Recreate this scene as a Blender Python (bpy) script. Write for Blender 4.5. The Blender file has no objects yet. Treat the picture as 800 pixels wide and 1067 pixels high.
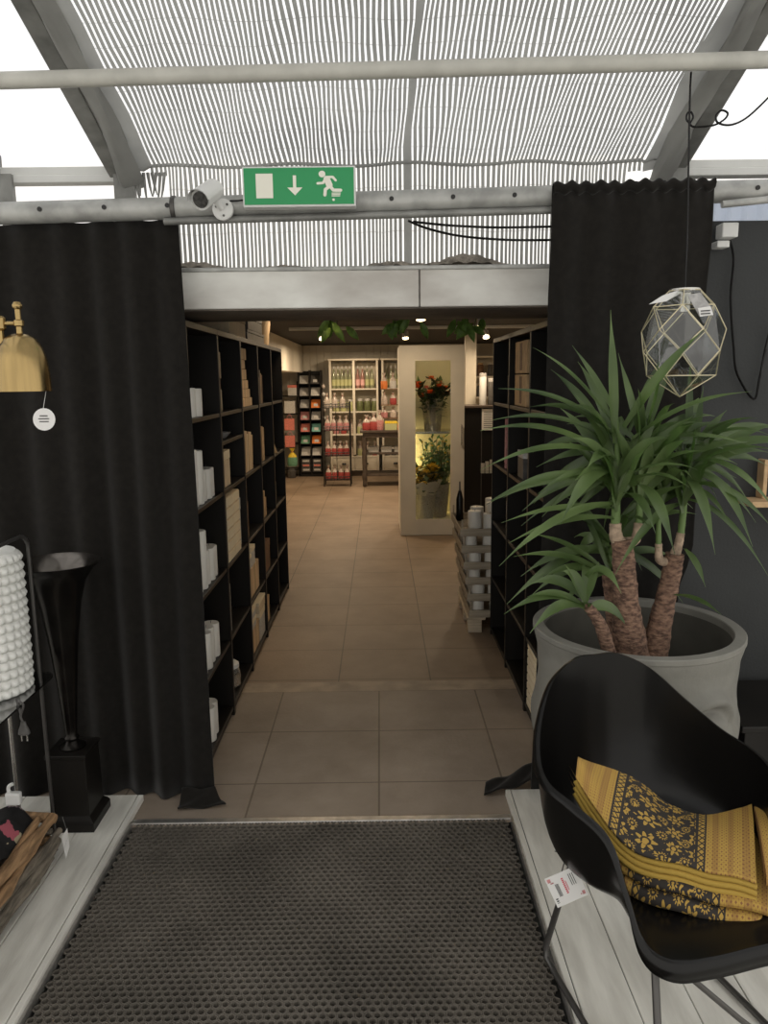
import bpy, bmesh, math, random
from mathutils import Vector, Matrix
random.seed(7)
PI = math.pi
col = bpy.context.scene.collection
ORD = ['first', 'second', 'third', 'fourth', 'fifth', 'sixth', 'seventh', 'eighth', 'ninth', 'tenth', 'eleventh', 'twelfth']

# ------------------------------------------------------------------ camera
F = 800.0
PITCH = math.atan(138.5 / F); YAW = -0.0042; ROLL = -0.012
CAM = Vector((0, 0, 1.62))
CM = Matrix.Rotation(YAW, 3, 'Z') @ Matrix.Rotation(PI / 2 - PITCH, 3, 'X') @ Matrix.Rotation(ROLL, 3, 'Z')
cd = bpy.data.cameras.new('camera'); cam = bpy.data.objects.new('camera', cd); col.objects.link(cam)
cam.matrix_world = Matrix.Translation(CAM) @ CM.to_4x4()
cd.sensor_fit = 'HORIZONTAL'; cd.sensor_width = 36; cd.lens = 36 * F / 800; cd.clip_start = 0.05; cd.clip_end = 200
bpy.context.scene.camera = cam

def ray(x, y): return CM @ Vector(((x - 400) / F, -(y - 533.5) / F, -1))
def at(x, y, Y):
    d = ray(x, y); return CAM + d * (Y / d.y)

# ------------------------------------------------------------------ materials
def nodes(name):
    m = bpy.data.materials.new(name); m.use_nodes = True
    return m, m.node_tree.nodes, m.node_tree.links, m.node_tree.nodes['Principled BSDF']

def pm(name, c, rough=.6, metal=0, noise=None, bump=None, spec=None, trans=0, sheen=0, coat=0, emit=None, sub=0, stretch=None, alpha=None):
    m, N, L, B = nodes(name)
    B.inputs['Base Color'].default_value = (*c, 1); B.inputs['Roughness'].default_value = rough; B.inputs['Metallic'].default_value = metal
    if spec is not None: B.inputs['Specular IOR Level'].default_value = spec
    if trans: B.inputs['Transmission Weight'].default_value = trans
    if sheen: B.inputs['Sheen Weight'].default_value = sheen
    if coat: B.inputs['Coat Weight'].default_value = coat
    if alpha is not None: B.inputs['Alpha'].default_value = alpha
    if emit: B.inputs['Emission Color'].default_value = (*emit[0], 1); B.inputs['Emission Strength'].default_value = emit[1]
    if noise or bump:
        tc = N.new('ShaderNodeTexCoord'); mp = N.new('ShaderNodeMapping'); L.new(tc.outputs['Object'], mp.inputs['Vector'])
        if stretch: mp.inputs['Scale'].default_value = stretch
    if noise:
        n = N.new('ShaderNodeTexNoise'); n.inputs['Scale'].default_value = noise[0]; n.inputs['Detail'].default_value = 6
        L.new(mp.outputs[0], n.inputs['Vector'])
        r = N.new('ShaderNodeValToRGB'); a = noise[1]
        c2 = noise[2] if len(noise) > 2 else tuple(x * (1 - a) for x in c)
        r.color_ramp.elements[0].position = .35; r.color_ramp.elements[1].position = .65
        r.color_ramp.elements[0].color = (*c2, 1); r.color_ramp.elements[1].color = (*[min(1, x * (1 + a * .5)) for x in c], 1)
        L.new(n.outputs['Fac'], r.inputs[0]); L.new(r.outputs[0], B.inputs['Base Color'])
    if bump:
        n2 = N.new('ShaderNodeTexNoise'); n2.inputs['Scale'].default_value = bump[0]; n2.inputs['Detail'].default_value = 5
        L.new(mp.outputs[0], n2.inputs['Vector'])
        b = N.new('ShaderNodeBump'); b.inputs['Strength'].default_value = bump[1]; b.inputs['Distance'].default_value = .01
        L.new(n2.outputs['Fac'], b.inputs['Height']); L.new(b.outputs[0], B.inputs['Normal'])
    return m

def tile_mat(name, c1, c2, cm, w, h, ox, oy, rough=.55):
    m, N, L, B = nodes(name)
    tc = N.new('ShaderNodeTexCoord'); mp = N.new('ShaderNodeMapping'); L.new(tc.outputs['Object'], mp.inputs['Vector'])
    mp.inputs['Location'].default_value = (-ox, -oy, 0)
    br = N.new('ShaderNodeTexBrick'); br.offset = 0; br.inputs['Scale'].default_value = 1
    br.inputs['Brick Width'].default_value = w; br.inputs['Row Height'].default_value = h; br.inputs['Mortar Size'].default_value = .0045
    br.inputs['Mortar Smooth'].default_value = .3; br.inputs['Bias'].default_value = 0
    br.inputs['Color1'].default_value = (*c1, 1); br.inputs['Color2'].default_value = (*c2, 1); br.inputs['Mortar'].default_value = (*cm, 1)
    L.new(mp.outputs[0], br.inputs['Vector'])
    n = N.new('ShaderNodeTexNoise'); n.inputs['Scale'].default_value = 2.6; n.inputs['Detail'].default_value = 8; n.inputs['Roughness'].default_value = .65
    L.new(tc.outputs['Object'], n.inputs['Vector'])
    r = N.new('ShaderNodeValToRGB'); r.color_ramp.elements[0].position = .3; r.color_ramp.elements[1].position = .7
    r.color_ramp.elements[0].color = (.72, .70, .68, 1); r.color_ramp.elements[1].color = (1.08, 1.08, 1.08, 1)
    L.new(n.outputs['Fac'], r.inputs[0])
    mx = N.new('ShaderNodeMix'); mx.data_type = 'RGBA'; mx.blend_type = 'MULTIPLY'; mx.inputs[0].default_value = 1
    L.new(br.outputs['Color'], mx.inputs[6]); L.new(r.outputs[0], mx.inputs[7]); L.new(mx.outputs[2], B.inputs['Base Color'])
    bp = N.new('ShaderNodeBump'); bp.inputs['Strength'].default_value = .25; bp.inputs['Distance'].default_value = .004
    n3 = N.new('ShaderNodeTexNoise'); n3.inputs['Scale'].default_value = 60; L.new(tc.outputs['Object'], n3.inputs['Vector'])
    sb = N.new('ShaderNodeMath'); sb.operation = 'SUBTRACT'; L.new(n3.outputs['Fac'], sb.inputs[0]); L.new(br.outputs['Fac'], sb.inputs[1])
    L.new(sb.outputs[0], bp.inputs['Height']); L.new(bp.outputs[0], B.inputs['Normal'])
    B.inputs['Roughness'].default_value = rough
    return m

def glass_mat(name, tint=(1, 1, 1), gloss=.12, rough=.03, veil=0.0):
    m, N, L, B = nodes(name); N.remove(B); out = N['Material Output']
    t = N.new('ShaderNodeBsdfTransparent'); t.inputs[0].default_value = (*tint, 1)
    g = N.new('ShaderNodeBsdfGlossy'); g.inputs['Roughness'].default_value = rough
    fr = N.new('ShaderNodeLayerWeight'); pw = N.new('ShaderNodeMath'); pw.operation = 'POWER'; pw.inputs[1].default_value = 4; L.new(fr.outputs['Facing'], pw.inputs[0])
    ad = N.new('ShaderNodeMath'); ad.operation = 'MULTIPLY_ADD'; ad.inputs[1].default_value = .6; ad.inputs[2].default_value = gloss * .3
    L.new(pw.outputs[0], ad.inputs[0])
    mx = N.new('ShaderNodeMixShader'); L.new(ad.outputs[0], mx.inputs[0]); L.new(t.outputs[0], mx.inputs[1]); L.new(g.outputs[0], mx.inputs[2])
    last = mx
    if veil:
        d = N.new('ShaderNodeBsdfTranslucent'); d.inputs[0].default_value = (.85, .87, .9, 1)
        m2 = N.new('ShaderNodeMixShader'); m2.inputs[0].default_value = veil; L.new(mx.outputs[0], m2.inputs[1]); L.new(d.outputs[0], m2.inputs[2]); last = m2
    L.new(last.outputs[0], out.inputs[0])
    return m

def cloth_translucent(name, c, tl, nz=30):
    m, N, L, B = nodes(name); N.remove(B); out = N['Material Output']
    tc = N.new('ShaderNodeTexCoord'); n = N.new('ShaderNodeTexNoise'); n.inputs['Scale'].default_value = 3; n.inputs['Detail'].default_value = 8; L.new(tc.outputs['Object'], n.inputs['Vector'])
    r = N.new('ShaderNodeValToRGB'); r.color_ramp.elements[0].position = .35; r.color_ramp.elements[1].position = .62
    r.color_ramp.elements[0].color = (*[x * .72 for x in c], 1); r.color_ramp.elements[1].color = (*c, 1); L.new(n.outputs['Fac'], r.inputs[0])
    d = N.new('ShaderNodeBsdfDiffuse'); t = N.new('ShaderNodeBsdfTranslucent'); L.new(r.outputs[0], d.inputs[0]); L.new(r.outputs[0], t.inputs[0])
    mx = N.new('ShaderNodeMixShader'); mx.inputs[0].default_value = tl
    L.new(d.outputs[0], mx.inputs[1]); L.new(t.outputs[0], mx.inputs[2]); L.new(mx.outputs[0], out.inputs[0])
    return m

M = {}
M['black_velvet'] = pm('black_velvet', (.0145, .013, .0112), .95, sheen=.12, spec=.1, noise=(40, .2))
M['black_shelf'] = pm('black_shelf', (.0105, .009, .0075), .42, spec=.3, noise=(9, .3), stretch=(1, 1, .2))
M['black_plastic'] = pm('black_plastic', (.006, .0055, .005), .24, spec=.27)
M['black_metal'] = pm('black_metal', (.02, .019, .018), .4, metal=.3)
M['dark_steel'] = pm('dark_steel', (.10, .095, .09), .4, metal=.7)
M['galv'] = pm('galvanised', (.42, .42, .40), .5, metal=.35, noise=(14, .25))
M['pale_pipe'] = pm('pale_painted_pipe', (.52, .51, .46), .5, noise=(14, .12))
M['galv_dark'] = pm('galvanised_dark', (.25, .25, .235), .5, metal=.3, noise=(10, .3))
M['white_paint'] = pm('white_paint', (.72, .72, .69), .5, noise=(3, .12))
M['white_plastic'] = pm('white_plastic', (.75, .75, .73), .4)
M['plank'] = pm('white_plank', (.78, .765, .70), .55, noise=(7, .12, (.62, .60, .54)), bump=(60, .1), stretch=(3, .5, 1))
M['dark'] = pm('dark_gap', (.02, .02, .018), .9)
M['wall_dark'] = pm('anthracite_wall', (.030, .032, .032), .7, noise=(5, .12), bump=(90, .15))
M['gutter'] = pm('gutter_paint', (.76, .755, .71), .55, noise=(2.2, .2, (.50, .47, .43)), stretch=(1, 1, 2.2))
M['gutter_under'] = pm('gutter_rust', (.14, .115, .09), .7, noise=(4, .5))
M['rubber'] = pm('rubber', (.135, .12, .10), .6, noise=(3, .3))
M['alu'] = pm('aluminium', (.55, .53, .50), .35, metal=.8, noise=(30, .2))
M['floor_near'] = tile_mat('paver_near', (.33, .27, .215), (.30, .245, .19), (.17, .135, .10), .504, .466, -.021, 2.898)
M['floor_far'] = tile_mat('paver_far', (.31, .23, .16), (.28, .205, .14), (.14, .105, .07), .502, .472, -.242, 3.99)  # far pavers tinted oranger: the warm shop light is put into the colour
M['floor_strip'] = pm('paver_strip', (.44, .35, .26), .6, noise=(8, .25))
M['brass'] = pm('brass', (.40, .285, .125), .27, metal=1, noise=(60, .12), stretch=(1, 1, .05))
M['paper'] = pm('paper', (.75, .74, .72), .7)
M['kraft'] = pm('kraft', (.58, .39, .21), .7, noise=(20, .15))
M['red_ink'] = pm('red_ink', (.65, .08, .12), .7)
M['ink'] = pm('ink', (.05, .05, .05), .7)
M['wax'] = pm('candle_wax', (.80, .77, .70), .45, sub=.1)
M['cream'] = pm('cream_card', (.70, .58, .40), .7, noise=(15, .12))
M['cream2'] = pm('cream_lid', (.84, .74, .54), .65)
M['beige'] = pm('beige_wood', (.62, .45, .27), .65, noise=(20, .3), stretch=(1, 1, .2))
M['brown'] = pm('brown_board', (.20, .11, .06), .65, noise=(20, .3))
M['orange'] = pm('orange', (.75, .22, .05), .6)
M['coral'] = pm('coral', (.72, .22, .17), .6, noise=(40, .2))
M['pink'] = pm('pink', (.55, .24, .24), .6, noise=(60, .3))
M['teal'] = pm('teal', (.20, .48, .42), .6, noise=(60, .2))
M['olive'] = pm('olive_jar', (.13, .15, .06), .4, noise=(40, .3))
M['green'] = pm('green', (.14, .32, .20), .6, noise=(60, .3))
M['grey'] = pm('grey_card', (.42, .41, .40), .6, noise=(60, .25))
M['lgrey'] = pm('light_grey_card', (.58, .57, .54), .6, noise=(70, .2))
M['dgrey'] = pm('dark_grey', (.09, .085, .08), .5, noise=(30, .3))
M['red'] = pm('red_sweets', (.40, .06, .055), .5, noise=(80, .4))
M['film'] = pm('cellophane', (.55, .47, .41), .25, noise=(60, .35))
M['yellow'] = pm('yellow', (.85, .62, .05), .6, noise=(60, .25))
M['shop_white'] = pm('shop_white_paint', (.74, .69, .58), .55, noise=(3, .08))
M['ceil_dark'] = pm('dark_ceiling', (.014, .012, .010), .8, noise=(4, .3))
M['green_glass'] = pm('green_glass', (.34, .36, .22), .1, spec=.7, trans=.35)
M['pink_glass'] = pm('pink_glass', (.42, .22, .18), .1, spec=.7, trans=.35)
M['lime_label'] = pm('lime_label', (.46, .47, .24), .5)
M['pink_label'] = pm('pink_label', (.72, .42, .40), .5)
M['zinc'] = pm('zinc', (.62, .60, .56), .24, metal=.8, noise=(12, .25))
M['pot'] = pm('grey_green_clay', (.215, .208, .182), .75, noise=(6, .16), bump=(60, .15))
M['soil'] = pm('soil', (.06, .045, .032), .95, noise=(30, .5), bump=(40, .8))
M['bark'] = pm('yucca_bark', (.25, .15, .10), .9, noise=(46, .5, (.085, .046, .032)), bump=(80, .9), stretch=(1, 1, 2.2))
M['scar'] = pm('scar_wood', (.42, .31, .22), .85, noise=(50, .4), bump=(60, .6))
M['driftwood'] = pm('driftwood', (.40, .24, .12), .7, noise=(16, .5), bump=(40, .5), stretch=(4, .6, 4))
M['driftgrey'] = pm('driftwood_grey', (.20, .17, .13), .8, noise=(20, .5), bump=(40, .6), stretch=(4, .6, 4))
M['ceramic'] = pm('white_ceramic', (.76, .76, .72), .45)
M['smoke_glass'] = glass_mat('smoked_glass', (.25, .25, .25), 1.2, .05)
M['clear_glass'] = glass_mat('clear_glass', (.93, .95, .94), .15, .02)
M['roof_glass'] = glass_mat('roof_glass', (.97, .98, 1), .05, .05, veil=.05)
M['poly'] = glass_mat('corrugated_sheet', (.75, .82, .95), .1, .2, veil=.6)
M['shade'] = cloth_translucent('shade_cloth', (.47, .47, .45), .30)
M['gold'] = pm('gold_solder', (.70, .62, .42), .35, metal=.8)
M['sign_green'] = pm('sign_green', (.012, .27, .085), .35, emit=((.012, .30, .09), .10))
M['sign_white'] = pm('sign_white', (.78, .76, .66), .35, emit=((.78, .75, .62), .10))
M['lens'] = pm('camera_glass', (.03, .028, .026), .15, noise=(90, .8))
M['lamp_on'] = pm('lit_lamp', (1, .9, .7), .5, emit=((1, .78, .45), 14))
M['flame_orange'] = pm('orange_petal', (.80, .16, .03), .6, noise=(50, .4))
M['petal_yellow'] = pm('yellow_petal', (.85, .60, .06), .6, noise=(50, .3))
M['petal_white'] = pm('white_petal', (.72, .70, .58), .6)
M['leaf_dark'] = pm('dark_leaf', (.07, .11, .04), .5, noise=(30, .4))
M['vine_leaf'] = pm('vine_leaf', (.24, .42, .09), .45, noise=(30, .35))
M['stem'] = pm('green_stem', (.10, .14, .05), .6)
M['crate'] = pm('crate_wood', (.46, .39, .29), .75, noise=(14, .25), stretch=(.4, .4, 4))
M['pallet'] = pm('pallet_wood', (.60, .50, .36), .75, noise=(16, .25), stretch=(.4, .4, 4))
M['dark_wood'] = pm('dark_wood', (.075, .055, .042), .5, noise=(16, .3))
M['cushion'] = None

def leaf_mat():
    m, N, L, B = nodes('yucca_leaf')
    tc = N.new('ShaderNodeTexCoord'); n = N.new('ShaderNodeTexNoise'); n.inputs['Scale'].default_value = 5; L.new(tc.outputs['Object'], n.inputs['Vector'])
    r = N.new('ShaderNodeValToRGB'); r.color_ramp.elements[0].color = (.038, .066, .020, 1); r.color_ramp.elements[1].color = (.150, .215, .075, 1)
    r.color_ramp.elements[0].position = .3; r.color_ramp.elements[1].position = .7
    L.new(n.outputs['Fac'], r.inputs[0]); L.new(r.outputs[0], B.inputs['Base Color']); B.inputs['Roughness'].default_value = .38
    w = N.new('ShaderNodeTexWave'); w.inputs['Scale'].default_value = 1
    out = N['Material Output']; t = N.new('ShaderNodeBsdfTranslucent'); t.inputs[0].default_value = (.10, .22, .04, 1)
    mx = N.new('ShaderNodeMixShader'); mx.inputs[0].default_value = .22; L.new(B.outputs[0], mx.inputs[1]); L.new(t.outputs[0], mx.inputs[2]); L.new(mx.outputs[0], out.inputs[0])
    return m
M['leaf'] = leaf_mat()

class NG:
    """small helper to write maths on node sockets"""
    def __init__(s, N, L): s.N, s.L = N, L
    def put(s, sock, v):
        if isinstance(v, (int, float)): sock.default_value = v
        else: s.L.new(v, sock)
    def m(s, op, a, b=0, c=0):
        n = s.N.new('ShaderNodeMath'); n.operation = op; s.put(n.inputs[0], a); s.put(n.inputs[1], b)
        if op in ('MULTIPLY_ADD', 'COMPARE', 'SMOOTH_MIN'): s.put(n.inputs[2], c)
        return n.outputs[0]
    def mix(s, f, a, b):
        n = s.N.new('ShaderNodeMix'); n.data_type = 'RGBA'; s.put(n.inputs[0], f)
        for k, v in ((6, a), (7, b)):
            if isinstance(v, tuple): n.inputs[k].default_value = (*v, 1)
            else: s.L.new(v, n.inputs[k])
        return n.outputs[2]

def throw_mat():
    """mustard woven cotton: black floral panel between lattice borders, small brown motifs outside; UV in metres"""
    m, N, L, B = nodes('woven_throw'); g = NG(N, L)
    uv = N.new('ShaderNodeUVMap'); uv.uv_map = 'UVMap'; sp = N.new('ShaderNodeSeparateXYZ'); L.new(uv.outputs[0], sp.inputs[0])
    u, v = sp.outputs[0], sp.outputs[1]
    Y = (.42, .262, .052); K = (.026, .021, .017); BR = (.17, .062, .03)
    # small motifs
    def cell(x, s): return g.m('ABSOLUTE', g.m('SUBTRACT', g.m('FRACT', g.m('MULTIPLY', x, s)), .5))
    a = cell(u, 90); b = cell(v, 90)
    dot = g.m('LESS_THAN', g.m('ADD', a, b), .24)
    a2 = cell(g.m('ADD', u, .0055), 90); b2 = cell(g.m('ADD', v, .0055), 90)
    dot2 = g.m('LESS_THAN', g.m('MULTIPLY', a2, b2), .006)
    brown = g.m('LESS_THAN', cell(u, 26), .20)
    spot = g.m('MAXIMUM', dot, g.m('MULTIPLY', dot2, .7))
    ycol = g.mix(g.m('MULTIPLY', spot, .85), Y, BR); ycol = g.mix(g.m('MULTIPLY', brown, .36), ycol, BR)
    # floral panel: star flowers of spoked petals
    def flower(ox, oy, s, k, r0, amp):
        fu = g.m('SUBTRACT', g.m('FRACT', g.m('MULTIPLY_ADD', u, s, ox)), .5); fv = g.m('SUBTRACT', g.m('FRACT', g.m('MULTIPLY_ADD', v, s, oy)), .5)
        rr = g.m('SQRT', g.m('ADD', g.m('MULTIPLY', fu, fu), g.m('MULTIPLY', fv, fv)))
        an = g.m('ARCTAN2', fv, fu)
        pet = g.m('MULTIPLY_ADD', g.m('COSINE', g.m('MULTIPLY', an, k)), amp, r0)
        ins = g.m('LESS_THAN', rr, pet); hole = g.m('GREATER_THAN', g.m('ABSOLUTE', g.m('SUBTRACT', rr, r0 * .52)), .035)
        return g.m('MULTIPLY', ins, hole)
    fl = g.m('MAXIMUM', flower(.0, .0, 17, 7, .27, .10), flower(.5, .5, 17, 12, .17, .05))
    nz = N.new('ShaderNodeTexNoise'); nz.inputs['Scale'].default_value = 75; L.new(uv.outputs[0], nz.inputs['Vector'])
    lf = g.m('GREATER_THAN', nz.outputs['Fac'], .62)
    fcol = g.mix(g.m('MAXIMUM', fl, lf), K, Y)
    # lattice border
    z = g.m('ABSOLUTE', g.m('SUBTRACT', g.m('FRACT', g.m('MULTIPLY', g.m('ADD', u, v), 55)), .5)); z2 = g.m('ABSOLUTE', g.m('SUBTRACT', g.m('FRACT', g.m('MULTIPLY', g.m('SUBTRACT', u, v), 55)), .5))
    lat = g.m('LESS_THAN', g.m('MINIMUM', z, z2), .13)
    bcol = g.mix(lat, Y, K)
    du = g.m('ABSOLUTE', u)
    inpanel = g.m('LESS_THAN', du, .085); inborder = g.m('LESS_THAN', du, .108)
    line = g.m('LESS_THAN', g.m('ABSOLUTE', g.m('SUBTRACT', du, .108)), .0025); line2 = g.m('LESS_THAN', g.m('ABSOLUTE', g.m('SUBTRACT', du, .087)), .0035)
    c = g.mix(inborder, ycol, bcol); c = g.mix(inpanel, c, fcol); c = g.mix(g.m('MAXIMUM', line, line2), c, K)
    L.new(c, B.inputs['Base Color']); B.inputs['Roughness'].default_value = .85
    return m
M['throw'] = throw_mat()
M['mustard'] = pm('mustard_cotton', (.40, .26, .045), .85, bump=(300, .2))

def cushion_mat():
    m, N, L, B = nodes('floral_print'); g = NG(N, L)
    tc = N.new('ShaderNodeTexCoord'); v = N.new('ShaderNodeTexVoronoi'); v.inputs['Scale'].default_value = 17; n = N.new('ShaderNodeTexNoise'); n.inputs['Scale'].default_value = 26; n.inputs['Detail'].default_value = 3; L.new(tc.outputs['Object'], n.inputs['Vector'])
    vm = N.new('ShaderNodeVectorMath'); vm.operation = 'MULTIPLY_ADD'; vm.inputs[1].default_value = (.09, .09, .09); L.new(n.outputs['Color'], vm.inputs[0]); L.new(tc.outputs['Object'], vm.inputs[2]); L.new(vm.outputs[0], v.inputs['Vector'])
    d = g.m('ADD', v.outputs['Distance'], g.m('MULTIPLY', n.outputs['Fac'], .5))
    r = N.new('ShaderNodeValToRGB'); r.color_ramp.interpolation = 'CONSTANT'
    sp = N.new('ShaderNodeSeparateColor'); L.new(v.outputs['Color'], sp.inputs[0])
    e = r.color_ramp.elements; e[0].color = (.50, .38, .40, 1); e[1].position = .25; e[1].color = (.40, .34, .22, 1)
    for p, c in ((.42, (.012, .011, .011)), (.72, (.42, .10, .13)), (.82, (.24, .12, .28)), (.9, (.55, .50, .40))):
        q = e.new(p); q.color = (*c, 1)
    L.new(sp.outputs[0], r.inputs[0])
    c = g.mix(g.m('GREATER_THAN', d, .70), r.outputs[0], (.014, .013, .013))
    L.new(c, B.inputs['Base Color']); B.inputs['Roughness'].default_value = .8
    return m
M['cushion'] = cushion_mat()

# ------------------------------------------------------------------ mesh helpers
class MB:
    def __init__(s): s.v, s.f, s.mi, s.uv, s.k = [], [], [], {}, 0
    def face(s, idx): s.f.append(tuple(idx)); s.mi.append(s.k)
    def quad(s, *p):
        b = len(s.v); s.v += [tuple(x) for x in p]; s.face(range(b, b + len(p)))
    def box(s, x0, x1, y0, y1, z0, z1):
        b = len(s.v); s.v += [(x, y, z) for z in (z0, z1) for y in (y0, y1) for x in (x0, x1)]
        for q in ((0, 2, 3, 1), (4, 5, 7, 6), (0, 1, 5, 4), (2, 6, 7, 3), (0, 4, 6, 2), (1, 3, 7, 5)): s.face([b + i for i in q])
        return s
    def grid(s, fn, nu, nv, cu=False, cv=False, uv=None):
        b = len(s.v)
        for j in range(nv):
            for i in range(nu):
                s.v.append(tuple(fn(i / (nu if cu else nu - 1), j / (nv if cv else nv - 1))))
                if uv: s.uv[len(s.v) - 1] = uv(i / (nu - 1), j / (nv - 1))
        for j in range(nv if cv else nv - 1):
            for i in range(nu if cu else nu - 1):
                i2, j2 = (i + 1) % nu, (j + 1) % nv
                s.face((b + j * nu + i, b + j * nu + i2, b + j2 * nu + i2, b + j2 * nu + i))
        return s
    def lathe(s, prof, c=(0, 0, 0), n=24, mat=None, fn=None, cap=True):
        c = Vector(c); b = len(s.v)
        for r, z in prof:
            for i in range(n):
                a = 2 * PI * i / n; p = Vector((r * math.cos(a), r * math.sin(a), z))
                if fn: p = fn(p, a)
                if mat: p = mat @ p
                s.v.append(tuple(c + p))
        for j in range(len(prof) - 1):
            for i in range(n): s.face((b + j * n + i, b + j * n + (i + 1) % n, b + (j + 1) * n + (i + 1) % n, b + (j + 1) * n + i))
        if cap and prof[0][0] > 1e-5: s.face([b + i for i in reversed(range(n))])
        if cap and prof[-1][0] > 1e-5: s.face([b + (len(prof) - 1) * n + i for i in range(n)])
        return s
    def tube(s, pts, r, n=8, caps=True):
        P = [Vector(p) for p in pts]; R = r if isinstance(r, (list, tuple)) else [r] * len(P); b = len(s.v)
        t0 = (P[1] - P[0]).normalized(); ref = Vector((0, 0, 1)) if abs(t0.z) < .9 else Vector((1, 0, 0)); u = t0.cross(ref).normalized()
        for i, p in enumerate(P):
            t = (P[min(i + 1, len(P) - 1)] - P[max(i - 1, 0)]).normalized(); u = (u - t * u.dot(t)).normalized(); w = t.cross(u)
            for k in range(n):
                a = 2 * PI * k / n; s.v.append(tuple(p + (u * math.cos(a) + w * math.sin(a)) * R[i]))
        for i in range(len(P) - 1):
            for k in range(n): s.face((b + i * n + k, b + i * n + (k + 1) % n, b + (i + 1) * n + (k + 1) % n, b + (i + 1) * n + k))
        if caps: s.face([b + k for k in reversed(range(n))]); s.face([b + (len(P) - 1) * n + k for k in range(n)])
        return s
    def prism(s, poly, o, ax, ay, d):
        """2D polygon placed at o along ax, ay and pushed by d"""
        o, ax, ay, d = Vector(o), Vector(ax), Vector(ay), Vector(d); b = len(s.v); n = len(poly)
        for q in (Vector((0, 0, 0)), d):
            for x, y in poly: s.v.append(tuple(o + ax * x + ay * y + q))
        s.face([b + i for i in range(n)]); s.face([b + n + i for i in reversed(range(n))])
        for i in range(n): s.face((b + i, b + (i + 1) % n, b + n + (i + 1) % n, b + n + i))
        return s

def wloc(o):
    p = Vector((0, 0, 0))
    while o is not None: p += o.location; o = o.parent
    return p

def obj(name, mb, mats, parent=None, bevel=0, smooth=None, solid=0, sub=0, weld=False):
    me = bpy.data.meshes.new(name); off = wloc(parent) if parent else Vector((0, 0, 0))
    me.from_pydata([(x - off.x, y - off.y, z - off.z) for x, y, z in mb.v], [], mb.f)
    for m in (mats if isinstance(mats, (list, tuple)) else [mats]): me.materials.append(M[m] if isinstance(m, str) else m)
    me.polygons.foreach_set('material_index', mb.mi)
    if mb.uv:
        l = me.uv_layers.new(name='UVMap')
        for lp in me.loops: l.data[lp.index].uv = mb.uv.get(lp.vertex_index, (0, 0))
    bm = bmesh.new(); bm.from_mesh(me)
    if weld: bmesh.ops.remove_doubles(bm, verts=bm.verts, dist=1e-5)
    bmesh.ops.recalc_face_normals(bm, faces=bm.faces); bm.to_mesh(me); bm.free()
    if smooth:
        me.polygons.foreach_set('use_smooth', [True] * len(me.polygons)); me.set_sharp_from_angle(angle=math.radians(smooth))
    me.update()
    o = bpy.data.objects.new(name, me); col.objects.link(o)
    if parent: o.parent = parent
    if solid:
        md = o.modifiers.new('solidify', 'SOLIDIFY'); md.thickness = solid; md.offset = 0
    if bevel:
        md = o.modifiers.new('bevel', 'BEVEL'); md.width = bevel; md.segments = 2; md.limit_method = 'ANGLE'
    if sub:
        md = o.modifiers.new('subsurf', 'SUBSURF'); md.levels = sub; md.render_levels = sub
    return o

def tag(o, label, cat, group=None, kind=None):
    if label: o['label'] = label
    if cat: o['category'] = cat
    if group: o['group'] = group
    if kind: o['kind'] = kind
    return o
def thing(name, label, cat, loc=(0, 0, 0), group=None, rz=0):
    o = bpy.data.objects.new(name, None); col.objects.link(o); o.location = loc; o.rotation_euler = (0, 0, rz); o.empty_display_size = .05
    return tag(o, label, cat, group)
def struct(name, mb, mats, **k):
    o = obj(name, mb, mats, **k); o['kind'] = 'structure'; return o
def moved(o, loc, rz=0): o.location = loc; o.rotation_euler = (0, 0, rz); return o
def kids(o): return [c for c in bpy.data.objects if c.parent == o]
def dup(o, loc, rz, label, group=None):
    r = o.copy(); col.objects.link(r); r.location = loc; r.rotation_euler = (0, 0, rz); r['label'] = label
    if group: r['group'] = group
    for ch in kids(o):
        c = ch.copy(); col.objects.link(c); c.parent = r
        for gch in kids(ch):
            d = gch.copy(); col.objects.link(d); d.parent = c
    return r
def smoothstep(a, b, x):
    t = max(0, min(1, (x - a) / (b - a))); return t * t * (3 - 2 * t)
def bez(p0, p1, p2, n=10):
    p0, p1, p2 = Vector(p0), Vector(p1), Vector(p2)
    return [p0 * (1 - t) ** 2 + p1 * 2 * t * (1 - t) + p2 * t * t for t in [i / n for i in range(n + 1)]]
def spline(pts, per=6):
    P = [Vector(p) for p in pts]; P = [P[0]] + P + [P[-1]]; out = []
    for i in range(1, len(P) - 2):
        for k in range(per):
            t = k / per; a, b, c, d = P[i - 1:i + 3]
            out.append(.5 * ((2 * b) + (c - a) * t + (2 * a - 5 * b + 4 * c - d) * t * t + (3 * b - a - 3 * c + d) * t ** 3))
    out.append(P[-2]); return out

# ------------------------------------------------------------------ the setting
b = MB()
def fl(x0, x1, y0, y1, z=0): b.quad((x0, y0, z), (x1, y0, z), (x1, y1, z), (x0, y1, z))
fl(-1.9, 2.7, 2.6, 3.83); b.k = 1; fl(-1.9, 2.7, 3.83, 3.96); b.k = 2; fl(-1.9, 2.7, 3.96, 13.5)
b.k = 3; b.box(-4.5, 4.5, -3, 2.6, -.08, -.014); b.box(-4.5, -1.9, 2.6, 3.4, -.08, -.014); b.box(2.7, 4.5, 2.6, 3.4, -.08, -.014)
b.box(-1.9, 2.7, 2.6, 13.5, -.08, -.02)
struct('floor', b, ['floor_near', 'floor_strip', 'floor_far', 'dark'])

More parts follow.
